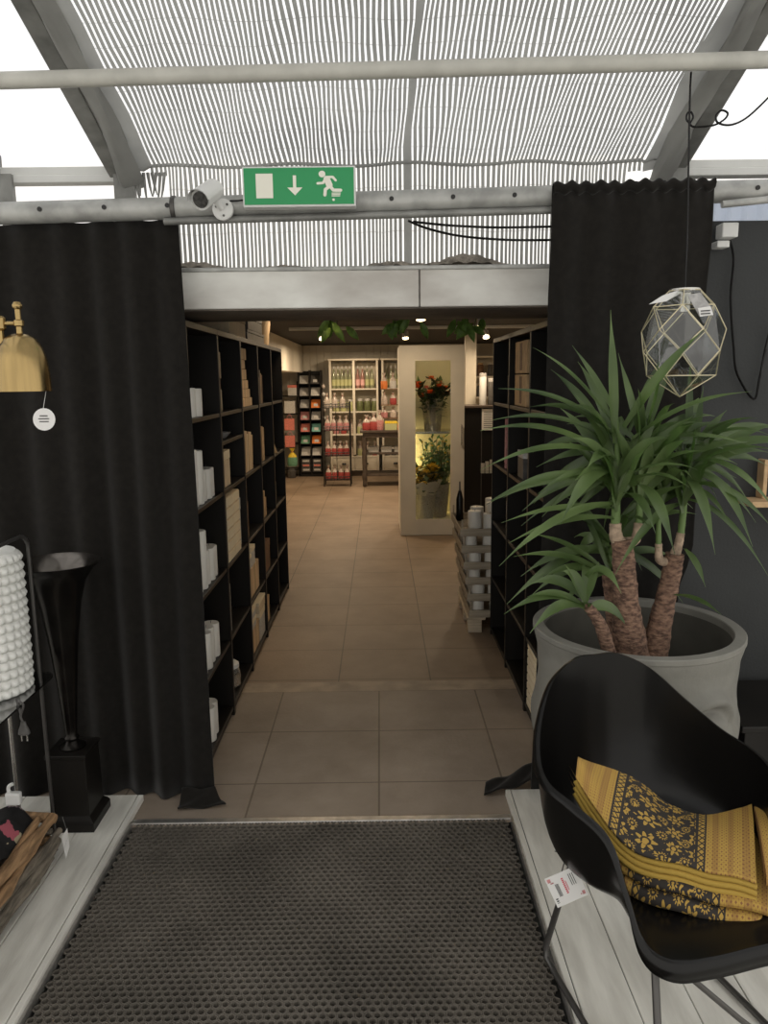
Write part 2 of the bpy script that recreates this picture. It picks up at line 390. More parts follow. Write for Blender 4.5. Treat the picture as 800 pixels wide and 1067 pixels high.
def platform(name, x0, sgn):
    b = MB(); w = [.022] + [.146] * 20; x = x0
    for i, q in enumerate(w):
        x2 = x + sgn * q
        b.box(min(x, x2 - sgn * .003), max(x, x2 - sgn * .003), -2.5, 2.776, .004, .03); x = x2
    b.k = 1; b.box(min(x0, x) + .004, max(x0, x) - .004, -2.5, 2.77, -.014, .024)
    struct(name, b, ['plank', 'dark'], bevel=.002)
platform('floor_left', -.942, -1); platform('floor_right', .474, 1)
b = MB(); b.box(-.94, .472, 2.612, 2.642, -.013, .008); struct('trim_1', b, 'alu', bevel=.003)
b = MB(); b.box(-.9405, -.932, -2, 2.612, -.013, .018); struct('trim_2', b, 'alu')
b = MB(); b.box(.466, .4725, -2, 2.612, -.013, .018); struct('trim_3', b, 'alu')

# rubber ring mat: every ring a short hexagonal wall
b = MB(); p = .0235; X0, X1, Y0, Y1 = -.93, .464, .9, 2.61; ry = p * math.sqrt(3) / 2
nr = int((Y1 - Y0) / ry); nc = int((X1 - X0) / p)
for r_ in range(nr):
    for c_ in range(nc - (r_ % 2)):
        cx = X0 + p * (c_ + .5 + .5 * (r_ % 2)); cy = Y0 + ry * (r_ + .5) + .005
        zt = .004 + (.0016 if (c_ + r_ // 2) % 14 == 0 else 0) + random.uniform(-.0005, .0005); k = len(b.v); R = p / math.sqrt(3)
        for q, (rad, z) in enumerate(((R, .0015), (R * .90, zt), (R * .70, zt), (R * .66, -.0115))):
            for i in range(6):
                a = PI / 6 + i * PI / 3; b.v.append((round(cx + rad * math.cos(a), 6), round(cy + rad * math.sin(a), 6), z))
        for q in range(3):
            for i in range(6): b.face((k + q * 6 + i, k + q * 6 + (i + 1) % 6, k + q * 6 + 6 + (i + 1) % 6, k + q * 6 + 6 + i))
tag(obj('floor_mat', b, 'rubber', weld=True, smooth=25), 'dark brown rubber ring mat with honeycomb holes set between the white plank platforms', 'mat')

# gutter lintel over the passage
b = MB(); b.box(-4, .153, 2.96, 3.5, 1.885, 2.03); b.box(.157, .99, 2.962, 3.5, 1.885, 2.03); b.k = 1; b.box(-4, .99, 2.966, 3.496, 1.878, 1.886); b.k = 2
b.box(-4, .99, 2.953, 2.975, 2.018, 2.034); struct('lintel', b, ['gutter', 'gutter_under', 'galv'], bevel=.004)
# shop shell
b = MB(); b.prism([(3.45, 1.99), (5, 2.2), (13.6, 2.2), (13.6, 2.27), (5, 2.27), (3.45, 2.05)], (-1.95, 0, 0), (0, 1, 0), (0, 0, 1), (4.7, 0, 0)); struct('ceiling', b, 'ceil_dark')
b = MB()
for i in range(38): x = -1.9 + i * .121; b.box(x, x + .114, 13.4, 13.43, 0, 2.2)
b.box(-1.9, 2.7, 13.412, 13.5, 0, 2.2); struct('wall_back', b, 'shop_white', bevel=.004)
b = MB(); b.box(-1.9, -1.8, 2.92, 13.5, 0, 2.2); struct('wall_left', b, 'shop_white')
b = MB(); b.box(2.6, 2.7, 3.1, 13.5, 0, 2.2); struct('wall_right', b, 'shop_white')
b = MB()
for i in range(36): y = 8.6 + i * .133; b.box(-1.8, -1.3, y, y + .127, 1.75, 2.195)
b.box(-1.8, -1.308, 8.6, 13.4, 1.745, 2.195); struct('wall_bulkhead', b, 'shop_white', bevel=.003)
b = MB(); b.box(-4, -1.03, 2.90, 2.95, -.02, 2.03); struct('wall_front_left', b, 'dark')
b = MB(); b.box(1.0, 4, 2.955, 2.99, -.02, 2.178); struct('wall_front_right', b, 'wall_dark')
b = MB(); b.box(-1.85, 2.65, 13.36, 13.4, 0, .09); struct('baseboard_back', b, 'shop_white')
b = MB(); b.box(1.03, 1.16, 9.3, 9.43, 0, 2.2); struct('pillar', b, 'shop_white', bevel=.004)

# greenhouse roof
SL = .384
def rz_(y): return 2.425 + SL * (3.08 - y)
for i, x in enumerate((-3.3, -2.4, -1.46, -.985, 1.145, 1.66, 2.5, 3.4)):
    b = MB(); b.prism([(3.13, rz_(3.13) - .03), (3.13, rz_(3.13) + .07), (-1, rz_(-1) + .07), (-1, rz_(-1) - .03)], (x - .03, 0, 0), (0, 1, 0), (0, 0, 1), (.06, 0, 0))
    b.box(x - .045, x + .045, -1, -.96, rz_(-1) - .1, rz_(-1) + .1)
    struct('beam_%d' % (i + 1), b, 'galv_dark', bevel=.004)
xs = (-4.2, -3.3, -2.4, -1.46, -.985, 1.145, 1.66, 2.5, 3.4, 4.2)
for i in range(len(xs) - 1):
    b = MB(); b.prism([(3.16, rz_(3.16) + .07), (3.16, rz_(3.16) + .076), (-1, rz_(-1) + .076), (-1, rz_(-1) + .07)], (xs[i], 0, 0), (0, 1, 0), (0, 0, 1), (xs[i + 1] - xs[i], 0, 0))
    struct('window_%d' % (i + 1), b, 'roof_glass')
b = MB()
for x0, x1 in ((-4.2, -.95), (1.11, 4.2)):
    b.box(x0, x1, 3.10, 3.16, 2.372, 2.40); b.box(x0, x1, 3.105, 3.13, 2.40, 2.43)
struct('beam_plate', b, 'white_paint', bevel=.003)
for i, x in enumerate((-2.4, -1.42, -.955, 1.145, 2.0)):
    b = MB(); b.box(x - .022, x + .022, 3.11, 3.15, 2.03, 2.37); b.box(x - .04, x + .04, 3.08, 3.10, 2.30, 2.40); struct('column_%d' % (i + 1), b, 'galv_dark')
b = MB(); b.tube([(-4.2, 2.35, 2.414), (4.2, 2.35, 2.545)], .0225, 16); struct('beam_pipe', b, 'pale_pipe', smooth=40)
b = MB()
for i in range(34):
    x = 1.2 + i * .06
    b.quad((x, 3.05, 2.18), (x + .03, 3.07, 2.18), (x + .03, 3.07, 2.28), (x, 3.05, 2.28)); b.quad((x + .03, 3.07, 2.18), (x + .06, 3.05, 2.18), (x + .06, 3.05, 2.28), (x + .03, 3.07, 2.28))
struct('wall_corrugated', b, 'poly', weld=True, solid=.003)
b = MB()
def fn(u, v):
    x = -.78 + 1.70 * u; h = .012 + .010 * math.sin(x * 7) + .012 * math.sin(x * 17 + 1) + .030 * math.exp(-((x - .31) / .10) ** 2)
    return (x, 2.985 + .085 * v + .006 * math.sin(x * 60), 2.031 + max(.003, h) * math.sin(PI * min(1, v * .8 + .1)) + .003 * math.sin(x * 110 + v * 9))
b.grid(fn, 160, 8); o = obj('dust_debris', b, pm('dead_leaf_litter', (.26, .23, .19), .95, noise=(25, .5), bump=(90, 1)), smooth=40)
tag(o, 'grey brown dust and leaf litter lying along the top of the white gutter', 'debris', kind='stuff')

# striped shade cloth: knitted strips, open gaps, cross threads
rows = []
def addrow(y, z, thread): rows.append((y, z, thread))
ys = [-1 + .25 * i for i in range(12)] + [2.0 + .09 * i for i in range(13)]
for i, y in enumerate(ys):
    sag = -.012 * math.sin(PI * ((y * 1.1) % 1)); addrow(y, rz_(y) + sag, 0); addrow(y + .0016, rz_(y + .0016) + sag, 1)
for y, z, t in ((3.075, 2.424, 0), (3.083, 2.414, 1), (3.088, 2.40, 0), (3.09, 2.385, 0), (3.092, 2.34, 0), (3.092, 2.3385, 1), (3.095, 2.26, 0), (3.096, 2.2585, 1), (3.10, 2.18, 0), (3.10, 2.1785, 1), (3.105, 2.11, 0), (3.105, 2.07, 1), (3.10, 2.034, 1)): addrow(y, z, t)
cols = [(-.94, 1), (-.915, 1), (-.885, 1)]; x = -.86
k_ = 0
while x < 1.01: cols += [(x, 1), (x + .0107, 1 if k_ == 57 else 0)]; x += .0170; k_ += 1
cols += [(x, 1), (x + .03, 1), (1.10, 1)]
b = MB(); nx = len(cols)
for j, (y, z, t) in enumerate(rows):
    for i, (x, s_) in enumerate(cols):
        wob = .005 * math.sin(x * 9 + y * 3.1) + .0045 * math.sin(x * 23 + y * 5) * smoothstep(1.2, 3, y) + .003 * math.sin(y * 17 + x * 40)
        dz = .006 * math.sin(x * 14 + y * 4) + (.02 * math.sin(y * 9 + i) * .6 if (i < 3 or i > nx - 4) else 0)
        low = smoothstep(2.44, 2.3, z) if y > 3.07 else 0
        fold = low * (.010 * math.sin(x * 61) + .008 * math.sin(x * 27 + 1))
        zz = z + dz * (1 - low) + (low * .012 * math.sin(x * 11) * .2 if z > 2.06 else 0)
        b.v.append((x + wob, y + fold, zz))
for j in range(len(rows) - 1):
    thread = rows[j + 1][2] == 1 and abs(rows[j + 1][1] - rows[j][1]) < .03
    for i in range(nx - 1):
        xm = cols[i][0]
        if rows[j + 1][1] < 2.37 and rows[j][0] > 3.07 and (xm < -.80 or xm > .95): continue
        if xm < -.86 and rows[j][1] < 2.42: continue
        if cols[i][1] or thread: b.face((j * nx + i, j * nx + i + 1, (j + 1) * nx + i + 1, (j + 1) * nx + i))
cl = obj('shade_cloth', b, 'shade', smooth=60)
tag(cl, 'grey and clear striped greenhouse shade cloth stretched under the glass roof', 'shade cloth')
# bunched frayed margin of the cloth beside the rafters
for sx, x0 in ((-1, -.925), (1, 1.085)):
    b = MB()
    def fn(u, v, x0=x0, sx=sx):
        y = -1 + 4.1 * v; a = 2 * PI * u; r = .022 + .008 * math.sin(v * 40 + 3 * a) + .01 * smoothstep(.9, 1, v)
        return (x0 + r * 1.3 * math.cos(a) + .006 * math.sin(v * 30), y, rz_(y) - .02 + r * math.sin(a) - .03 * smoothstep(.93, 1, v))
    b.grid(fn, 12, 70, cu=True); obj('bunched_edge', b, 'shade', cl, smooth=60)
b = MB()
for i in range(9):
    x = -.93 + i * .016; L_ = random.uniform(.05, .13); k = random.uniform(-.02, .02)
    b.tube([(x, 3.09, 2.40), (x + k * .5, 3.085, 2.40 - L_ * .6), (x + k, 3.08, 2.40 - L_)], [.007, .005, .002], 5)
for i in range(5):
    x = 1.06 + i * .014; L_ = random.uniform(.04, .1); b.tube([(x, 3.09, 2.40), (x - .01, 3.085, 2.40 - L_)], [.007, .002], 5)
o = obj('frayed_fringe', b, 'shade', cl, smooth=60); o['kind'] = 'stuff'

# ------------------------------------------------------------------ rail, curtains
t = thing('curtain_rail', 'grey galvanised pipe with bolt holes across the passage carrying both black curtains', 'curtain rail', (0, 2.80, 2.20))
ra, rb = at(0, 222.5, 2.80), at(800, 198.5, 2.80)
def railz(x): return ra.z + (rb.z - ra.z) * (x - ra.x) / (rb.x - ra.x)
b = MB(); b.tube([(-3, 2.80, railz(-3)), (3, 2.80, railz(3))], .037, 20); obj('pipe', b, 'galv', t, smooth=40)
for x in (-1.15, -.93, -.715, .05, .26, .47, 1.3):
    b = MB(); b.lathe([(.008, 0), (.008, .004)], (x, 2.7635, railz(x) + .002), 12, Matrix.Rotation(PI / 2, 3, 'X')); obj('bolt_hole', b, 'black_metal', t)
p, q = at(180, 230.5, 2.78), at(575, 219, 2.78); dq = (q - p) / (q.x - p.x)
b = MB(); b.tube([p - dq * .03, p + dq * 1.32], .0125, 10); obj('lower_rod', b, 'galv_dark', t, smooth=40)
p, q = at(752, 213, 2.76), at(800, 208, 2.76); dq = (q - p) / (q.x - p.x)
b = MB(); b.tube([p, p + dq * 1.2], .0125, 10); obj('side_rod', b, 'galv', t, smooth=40)
b = MB(); b.lathe([(.039, -.008), (.041, -.006), (.041, .006), (.039, .008)], (-.70, 2.80, railz(-.70)), 20, Matrix.Rotation(PI / 2, 3, 'Y'), cap=False); obj('pipe_clamp', b, 'dark_steel', t, smooth=30)

def fold(x, k): return math.sin(x * 46 + 1.3 * math.sin(x * 7 + k)) * .6 + math.sin(x * 23 + k) * .4
t = thing('curtain', 'wide black curtain hanging from the pipe behind the trumpet vase and pedestal', 'curtain', (-1.3, 2.81, 0))
def fn(u, v):
    z0 = railz(-2.1 + u * 1.4) - .030; z = z0 - v * (z0 - .006); x = -2.1 + u * 1.40 + .03 * v * u
    amp = .016 + .018 * v
    y = 2.835 + fold(x, 0) * amp - .045 * smoothstep(.75, 1, u) * smoothstep(.3, 1, v)
    return (x, y, z)
b = MB(); b.grid(fn, 220, 24); obj('panel', b, 'black_velvet', t, smooth=80, solid=.004)
def fn(u, v):
    return (-.79 + .13 * u + .05 * v * u, 2.775 - .075 * v * (1 - .35 * u), .006 + .045 * (1 - v) ** 2 + .005 * (1 + math.sin(v * 7 + u * 8)))
b = MB(); b.grid(fn, 18, 10); obj('trailing_hem', b, 'black_velvet', t, smooth=80, solid=.006)

t = thing('curtain', 'narrow black curtain with gathered heading hanging behind the yucca', 'curtain', (.9, 2.82, 0))
def fn(u, v):
    z0 = railz(.592 + u * .55) + .018; z = z0 - v * (z0 - .01); x = .592 + u * .55 + .012 * math.sin(v * 3) - .02 * v * (1 - u)
    back = smoothstep(1.0, .78, z) * .11 * smoothstep(.0, .2, u) + smoothstep(2.1, 1.9, z) * .03
    y = 2.735 + fold(x, 2) * (.010 + .012 * v) + back
    return (x, y, z + (.006 * math.sin(x * 60) + .005 * math.sin(x * 131)) * (1 - smoothstep(0, .1, v)))
b = MB(); b.grid(fn, 130, 26); obj('panel', b, 'black_velvet', t, smooth=80, solid=.004)
b = MB(); b.grid(lambda u, v: (.595 + u * .547, 2.733 + .017 * math.cos(2 * PI * v) + fold(.595 + u * .547, 2) * .010, railz(.595 + u * .547) + .012 + .019 * math.sin(2 * PI * v) + .006 * math.sin(u * 70)), 120, 8, cv=True); obj('gathered_heading', b, 'black_velvet', t, smooth=80)
def fn(u, v):
    return (.60 - .21 * v + .02 * u, 2.785 + .085 * u - .012 * v, .008 + .075 * (1 - v) ** 1.5 * (.5 + .5 * u) + .022 * (1 - v * .6) + .007 * math.sin(v * 11 + u * 5))
b = MB(); b.grid(fn, 10, 18); obj('trailing_hem', b, 'black_velvet', t, smooth=80, solid=.006)

# ------------------------------------------------------------------ exit sign, camera, cables
sx0, sx1, sz0, sz1, sy = -.446, -.070, 2.19, 2.318, 2.70
t = thing('exit_sign', 'green and white emergency exit sign with arrow and running figure on the pipe', 'sign', ((sx0 + sx1) / 2, sy, 2.19))
b = MB(); b.box(sx0, sx1, sy, sy + .05, sz0, sz1); obj('housing', b, 'white_plastic', t, bevel=.004)
b = MB(); b.box(sx0 + .006, sx1 - .006, sy - .003, sy + .001, sz0 + .007, sz1 - .006); obj('face_panel', b, 'sign_green', t)
W, H = sx1 - sx0 - .012, sz1 - sz0 - .013
def sp(x, y): return ((x - 62) / 578 * W, (1 - (y - 75) / 200) * H)
def poly_obj(name, polys, m):
    b = MB()
    for i, q in enumerate(polys): b.prism(q, (sx0 + .006, sy - .0045 - .00012 * i, sz0 + .007), (1, 0, 0), (0, 0, 1), (0, .002, 0))
    return obj(name, b, m, t)
poly_obj('door_symbol', [[sp(125, 106), sp(214, 106), sp(214, 240), sp(125, 240)]], 'sign_white')
poly_obj('arrow_symbol', [[sp(320, 117), sp(337, 117), sp(337, 183), sp(369, 183), sp(330, 226), sp(290, 183), sp(320, 183)]], 'sign_white')
def limb(pts, w):
    out = []
    for (x0, y0), (x1, y1) in zip(pts, pts[1:]):
        a = math.atan2(y1 - y0, x1 - x0); q = []
        for k in range(7): q.append((x0 + w / 2 * math.cos(a + PI / 2 + PI * k / 6), y0 + w / 2 * math.sin(a + PI / 2 + PI * k / 6)))
        for k in range(7): q.append((x1 + w / 2 * math.cos(a - PI / 2 + PI * k / 6), y1 + w / 2 * math.sin(a - PI / 2 + PI * k / 6)))
        out.append([sp(*z) for z in q])
    return out
man = [[sp(474 + 18 * math.cos(k * PI / 8), 111 + 18 * math.sin(k * PI / 8)) for k in range(16)]]
man += limb([(498, 138), (512, 172)], 34) + limb([(502, 128), (530, 128), (545, 146)], 13) + limb([(490, 140), (478, 160), (450, 162)], 13) + limb([(514, 176), (532, 200), (570, 201)], 17) + limb([(508, 182), (490, 196), (487, 226)], 17)
poly_obj('running_figure', man, 'sign_white')
poly_obj('stair_symbol', [[sp(523, 213 + 8 * k), sp(571 - 2 * k, 213 + 8 * k), sp(571 - 2 * k, 218 + 8 * k), sp(523, 218 + 8 * k)] for k in range(3)] + [[sp(532 + 7 * math.cos(k * PI / 5), 252 + 7 * math.sin(k * PI / 5)) for k in range(10)]], 'sign_white')

# bullet camera: px (190..225) at Y 2.66
t = thing('security_camera', 'white bullet security camera with round wall plate beside the exit sign', 'camera', (-.55, 2.72, 2.22))
ax = Matrix.Rotation(math.radians(-112), 3, 'X'); ax = Matrix.Rotation(math.radians(-18), 3, 'Z') @ Matrix.Rotation(math.radians(118), 3, 'X')
c0 = Vector((-.572, 2.625, 2.198))
b = MB(); b.lathe([(.0, -.003), (.026, -.003), (.026, .0)], c0, 24, ax); obj('lens', b, 'lens', t)
b = MB(); b.lathe([(.027, -.006), (.032, -.006), (.033, .0), (.032, -.095), (.030, -.115), (.0, -.115)], c0, 28, ax); obj('body', b, 'white_plastic', t, smooth=40)
b = MB()
for rr in (.0355, .0375):
    b.grid(lambda u, v, rr=rr: c0 + ax @ Vector((rr * math.cos(PI * (.02 + .96 * u)), rr * math.sin(PI * (.02 + .96 * u)), .014 - .12 * v)), 18, 6)
obj('sun_hood', b, 'white_plastic', t, smooth=40)
b = MB(); b.tube([c0 + ax @ Vector((0, -.01, -.085)), (-.540, 2.725, 2.215), (-.524, 2.742, 2.195)], .011, 10); obj('bracket', b, 'white_plastic', t, smooth=50)
b = MB(); b.lathe([(.036, 0), (.035, .010), (.028, .014), (0, .014)], (-.524, 2.757, 2.195), 24, Matrix.Rotation(PI / 2, 3, 'X')); obj('wall_plate', b, 'white_plastic', t, smooth=40)
for a in (40, 160, 280):
    b = MB(); b.lathe([(.004, 0), (.004, .003), (0, .003)], (-.524 + .022 * math.cos(math.radians(a)), 2.743, 2.195 + .022 * math.sin(math.radians(a))), 8, Matrix.Rotation(PI / 2, 3, 'X')); obj('screw', b, 'dark_steel', t)
b = MB(); b.tube([(-.50, 2.765, 2.225), (-.47, 2.75, 2.222), (-.44, 2.76, 2.228)], .003, 6); obj('lead', b, 'black_plastic', t)

for lab, pts in (('lower black cable sagging below the galvanised pipe', [(425, 230), (445, 238), (480, 246), (530, 250), (580, 250)]), ('upper black cable slung below the galvanised pipe', [(430, 231), (470, 235), (520, 237), (580, 236)])):
    b = MB(); b.tube(spline([at(x, y, 2.90) for x, y in pts]), .0045, 6); tag(obj('cable', b, 'black_plastic', smooth=60), lab, 'cable')
t = thing('power_adapter', 'white plug-in power adapter high on the dark wall with black lead hanging', 'adapter', (1.25, 2.93, 2.12))
b = MB(); p0 = at(757, 241, 2.90); b.box(p0.x - .028, p0.x + .03, 2.87, 2.93, p0.z - .025, p0.z + .025); obj('body', b, 'white_plastic', t, bevel=.004)
p1 = at(752, 255, 2.92); b = MB(); b.box(p1.x - .025, p1.x + .02, 2.90, 2.955, p1.z - .012, p1.z + .012); obj('wall_socket', b, 'white_plastic', t, bevel=.003)
b = MB(); b.tube(spline([at(x, y, 2.93) for x, y in ((759, 246), (764, 270), (761, 310), (764, 360), (768, 390), (785, 416), (791, 395), (797, 365), (803, 340))]), .0042, 6); obj('lead', b, 'black_plastic', t, smooth=60)
t = thing('wall_shelf', 'thin brown wooden ledge fixed on the dark wall behind the yucca', 'shelf', (1.6, 2.9, 1.14))
b = MB(); b.box(1.39, 2.3, 2.83, 2.955, 1.128, 1.15); obj('board', b, 'kraft', t, bevel=.003)
b = MB(); b.box(1.462, 1.478, 2.90, 2.955, 1.15, 1.30); obj('upright', b, 'kraft', t, bevel=.003)
b = MB(); b.box(1.6, 1.62, 2.88, 2.955, 1.05, 1.128); obj('bracket', b, 'black_metal', t)

# ------------------------------------------------------------------ bookcases
SH = [1.475, 1.11, .745, .385]
def bookcase(front, sgn, y0, label, group, extra=()):
    """sgn -1: stands left of the aisle (body towards -x); +1: right"""
    w, d, h = .577, .29, 1.85; xb = front + sgn * d; a, c = min(front, xb), max(front, xb)
    t = thing('bookcase', label, 'bookcase', ((a + c) / 2, y0 + w / 2, 0), group)
    for y in (y0, y0 + w - .014): b = MB(); b.box(a, c, y, y + .013, 0, h - .025); obj('side_panel', b, 'black_shelf', t, bevel=.0015)
    b = MB(); b.box(a, c, y0, y0 + w - .001, h - .025, h); obj('top_panel', b, 'black_shelf', t, bevel=.002)
    bx = xb - sgn * .006; b = MB(); b.box(min(xb, bx), max(xb, bx), y0 + .013, y0 + w - .014, .05, h - .025); obj('back_panel', b, 'black_shelf', t)
    ff = front + sgn * .015; b = MB(); b.box(min(ff, ff + sgn * .015), max(ff, ff + sgn * .015), y0 + .013, y0 + w - .014, 0, .032); obj('plinth', b, 'black_shelf', t)
    for z in list(SH) + [.05] + list(extra):
        b = MB(); fx = front + sgn * .004; bb = bx - sgn * .001; b.box(min(fx, bb), max(fx, bb), y0 + .0135, y0 + w - .0145, z - .018, z); obj('shelf', b, 'black_shelf', t, bevel=.0015)
    return t
LN = ['black bookcase nearest the wide curtain, holding rows of white candles', 'black bookcase with the pile of pale drawer boxes, second along the aisle row',
      'black bookcase with leaning beige books, third along the aisle row', 'black bookcase with brown boxes, fourth along the aisle row', 'black bookcase at the far end of the five-unit aisle row']
for k in range(5): bookcase(-.73, -1, 2.99 + k * .577, LN[k], 'bookcases along the passage', (1.34,) if k == 1 else ())
RN = ['black bookcase behind the narrow curtain and the yucca leaves', 'black bookcase with two kraft boxes on its upper shelf, behind the yucca', 'black bookcase beside the stacked candle crates']
for k in range(3): bookcase(.69, 1, 2.99 + k * .577, RN[k], 'bookcases along the passage')

# white candles
def candle(x, y, z, r, h, label, group, m='wax'):
    t = thing('candle', label, 'candle', (x, y, z), group)
    b = MB(); b.lathe([(r * .96, 0), (r, .004), (r, h - .004), (r * .93, h), (r * .5, h - .002), (0, h - .003)], (x, y, z), 20); obj('body', b, m, t, smooth=50)
    b = MB(); b.tube([(x, y, z + h - .004), (x + .001, y, z + h + .006), (x + .003, y, z + h + .011)], .0012, 5); obj('wick', b, 'dgrey', t)
    return t
shn = {1.475: 'top', 1.11: 'second', .745: 'third', .385: 'fourth', .05: 'bottom'}
rowsC = [(1.475, [(3.15, .118), (3.235, .115)], .040), (1.11, [(3.13, .235), (3.205, .225), (3.285, .135), (3.36, .13), (3.435, .128)], .036),
         (.745, [(3.12, .26), (3.195, .252), (3.27, .15), (3.345, .145), (3.42, .14)], .036), (.385, [(3.12, .168), (3.20, .16), (3.28, .158), (3.355, .155)], .037),
         (.05, [(3.12, .16), (3.195, .155), (3.27, .15)], .037)]
for z, cs, r in rowsC:
    for i, (y, h) in enumerate(cs):
        candle(-.785 + .006 * (i % 2), y, z + .0005, r, h, '%s white pillar candle, %s from the curtain on the %s shelf of the candle bookcase' % ('tall' if h > .2 else 'short', ORD[i], shn[z]), 'candles on the bookcase behind the curtain')

def boxy(name, x0, x1, y0, y1, z0, z1, m, label, cat, group=None, lid=None, rz=0, liph=.25):
    cx, cy = (x0 + x1) / 2, (y0 + y1) / 2
    t = thing(name, label, cat, (cx, cy, z0), group)
    h = z1 - z0
    if lid:
        zl = z1 - h * liph
        b = MB(); b.box(x0, x1, y0, y1, z0, zl - .002); obj('body', b, m, t, bevel=.002)
        b = MB(); b.box(x0 - .002, x1 + .002, y0 - .002, y1 + .002, zl, z1); obj('lid', b, lid, t, bevel=.002)
    else:
        b = MB(); b.box(x0, x1, y0, y1, z0, z1); obj('body', b, m, t, bevel=.003)
    t.rotation_euler.z = rz
    return t
def book(x0, x1, y, th, z, h, m, label, group, lean=0, name='book', cat='book'):
    t = thing(name, label, cat, (x1, y, z), group)
    b = MB(); b.box(x0, x1, y, y + .0015, z, z + h); b.box(x0, x1, y + th - .0015, y + th, z, z + h); b.box(x1 - .0015, x1, y, y + th, z, z + h); obj('cover', b, m, t)
    b = MB(); b.box(x0 + .003, x1 - .0016, y + .0016, y + th - .0016, z + .003, z + h - .003); obj('page_block', b, 'cream', t)
    t.rotation_euler.x = lean
    return t
# bay two
t = thing('wooden_ornament', 'tall cream column with brown band on the top shelf of the second bookcase', 'ornament', (-.785, 3.70, 1.4755))
b = MB(); b.box(-.815, -.755, 3.66, 3.735, 1.4755, 1.58); obj('foot_block', b, 'cream', t, bevel=.003)
b = MB(); b.box(-.812, -.758, 3.664, 3.731, 1.58, 1.632); obj('brown_band', b, 'brown', t, bevel=.003)
b = MB(); b.box(-.815, -.755, 3.66, 3.735, 1.632, 1.755); obj('head_block', b, 'cream', t, bevel=.003)
t = thing('dish', 'small grey dish on the low extra shelf of the second bookcase', 'dish', (-.79, 3.80, 1.3405))
b = MB(); b.lathe([(.02, 0), (.03, .003), (.055, .03), (.052, .031), (.028, .007), (0, .006)], (-.79, 3.80, 1.3405), 20); obj('bowl', b, 'grey', t, smooth=40)
boxy('gift_box', -.82, -.752, 3.665, 3.83, 1.1105, 1.285, 'cream', 'upright cream box on the second shelf of the second bookcase', 'box', lid='cream2')
n = 0
for L_ in range(6):
    for q in range(2):
        y0 = 3.645 + q * .165 + .004 * (L_ % 2); z0 = .7455 + L_ * .054
        t = thing('drawer_box', 'cream drawer box, %s layer up, %s from the wide curtain, in the bookcase pile' % (ORD[L_], ORD[q]), 'box', (-.80, y0 + .08, z0), 'piled drawer boxes')
        b = MB(); b.box(-.885, -.742, y0, y0 + .158, z0, z0 + .050); obj('body', b, 'cream', t, bevel=.0015)
        b = MB(); b.box(-.742, -.738, y0 + .004, y0 + .154, z0 + .004, z0 + .046); obj('front', b, 'cream2', t)
        b = MB(); b.box(-.88, -.745, y0 - .002, y0, z0 + .006, z0 + .044); obj('end_label', b, 'lgrey', t)
boxy('gift_box', -.90, -.76, 3.99, 4.10, .7455, 1.0, 'lgrey', 'upright light grey box behind the piled drawer boxes', 'box', lid='lgrey')
book(-.9, -.755, 3.69, .02, .3855, .24, 'lgrey', 'thin pale grey book standing alone on the fourth shelf of the second bookcase', None)
t = thing('jar', 'silvery white lidded jar on the bottom shelf of the second bookcase', 'jar', (-.80, 3.80, .0505))
b = MB(); b.lathe([(.04, 0), (.055, .01), (.058, .07), (.05, .10), (.044, .105)], (-.80, 3.80, .0505), 24, fn=lambda p, a: p + Vector((.003 * math.cos(8 * a), .003 * math.sin(8 * a), 0))); obj('body', b, 'zinc', t, smooth=40)
b = MB(); b.lathe([(.047, .103), (.053, .106), (.053, .125), (.04, .135), (0, .136)], (-.80, 3.80, .0505), 24); obj('lid', b, 'white_plastic', t, smooth=40)
# bay three
zb = 1.4755; t = thing('wooden_ornament', 'stepped beige wooden ornament leaning on the top shelf of the third bookcase', 'ornament', (-.79, 4.36, zb))
for i, (y0, y1, z0, z1) in enumerate(((4.23, 4.60, 0, .05), (4.24, 4.54, .05, .10), (4.25, 4.49, .10, .15), (4.25, 4.44, .15, .21), (4.26, 4.41, .21, .26), (4.24, 4.46, .26, .325))):
    b = MB(); b.box(-.83, -.755, y0, y1, zb + z0, zb + z1 - .002); obj('step_block', b, 'beige', t, bevel=.003)
y = 4.225
for i, (th, h, m) in enumerate(((.045, .24, 'cream'), (.05, .235, 'beige'), (.035, .215, 'cream'), (.045, .225, 'beige'), (.04, .22, 'cream'), (.04, .20, 'beige'))):
    book(-.89, -.752, y, th, 1.1105, h, m, 'beige book %s in the leaning row on the second shelf of the third bookcase' % ORD[i], 'beige books on the third bookcase', lean=-.10); y += th + .009
for i in range(2): book(-.89, -.755, 4.23 + i * .05, .035, .7455, .20, 'brown', '%s brown book on the middle shelf of the third bookcase' % ('upright' if i else 'darker outer'), None)
for i in range(3):
    boxy('gift_box', -.88, -.748, 4.19 + i * .125, 4.31 + i * .125, .3855, .555, 'beige', 'upright tan box %s in the row on the fourth shelf of the third bookcase' % ORD[i], 'box', 'tan boxes on the third bookcase')
for i in range(2): boxy('gift_box', -.87, -.75, 4.20 + i * .13, 4.32 + i * .13, .5565, .64 + .03 * i, 'lgrey', 'pale box lying on top of the tan boxes, %s from the curtain' % ORD[i], 'box', lid='cream2')
for i in range(3): boxy('gift_box', -.88, -.748, 4.18 + i * .105, 4.28 + i * .105, .0505, .20, 'beige', 'upright tan box %s in the row on the bottom shelf of the third bookcase' % ORD[i], 'box', 'tan boxes on the bottom shelf')
for i in range(2): boxy('gift_box', -.885, -.745, 4.18, 4.37, .2015 + .062 * i, .262 + .062 * i, 'lgrey', '%s of two flat lidded boxes stacked on the bottom shelf of the third bookcase' % ('upper', 'lower')[1 - i], 'box', lid='cream2', liph=.4)
boxy('gift_box', -.89, -.745, 4.50, 4.70, .0505, .23, 'lgrey', 'tall pale box at the end of the bottom shelf of the third bookcase', 'box', lid='cream2')
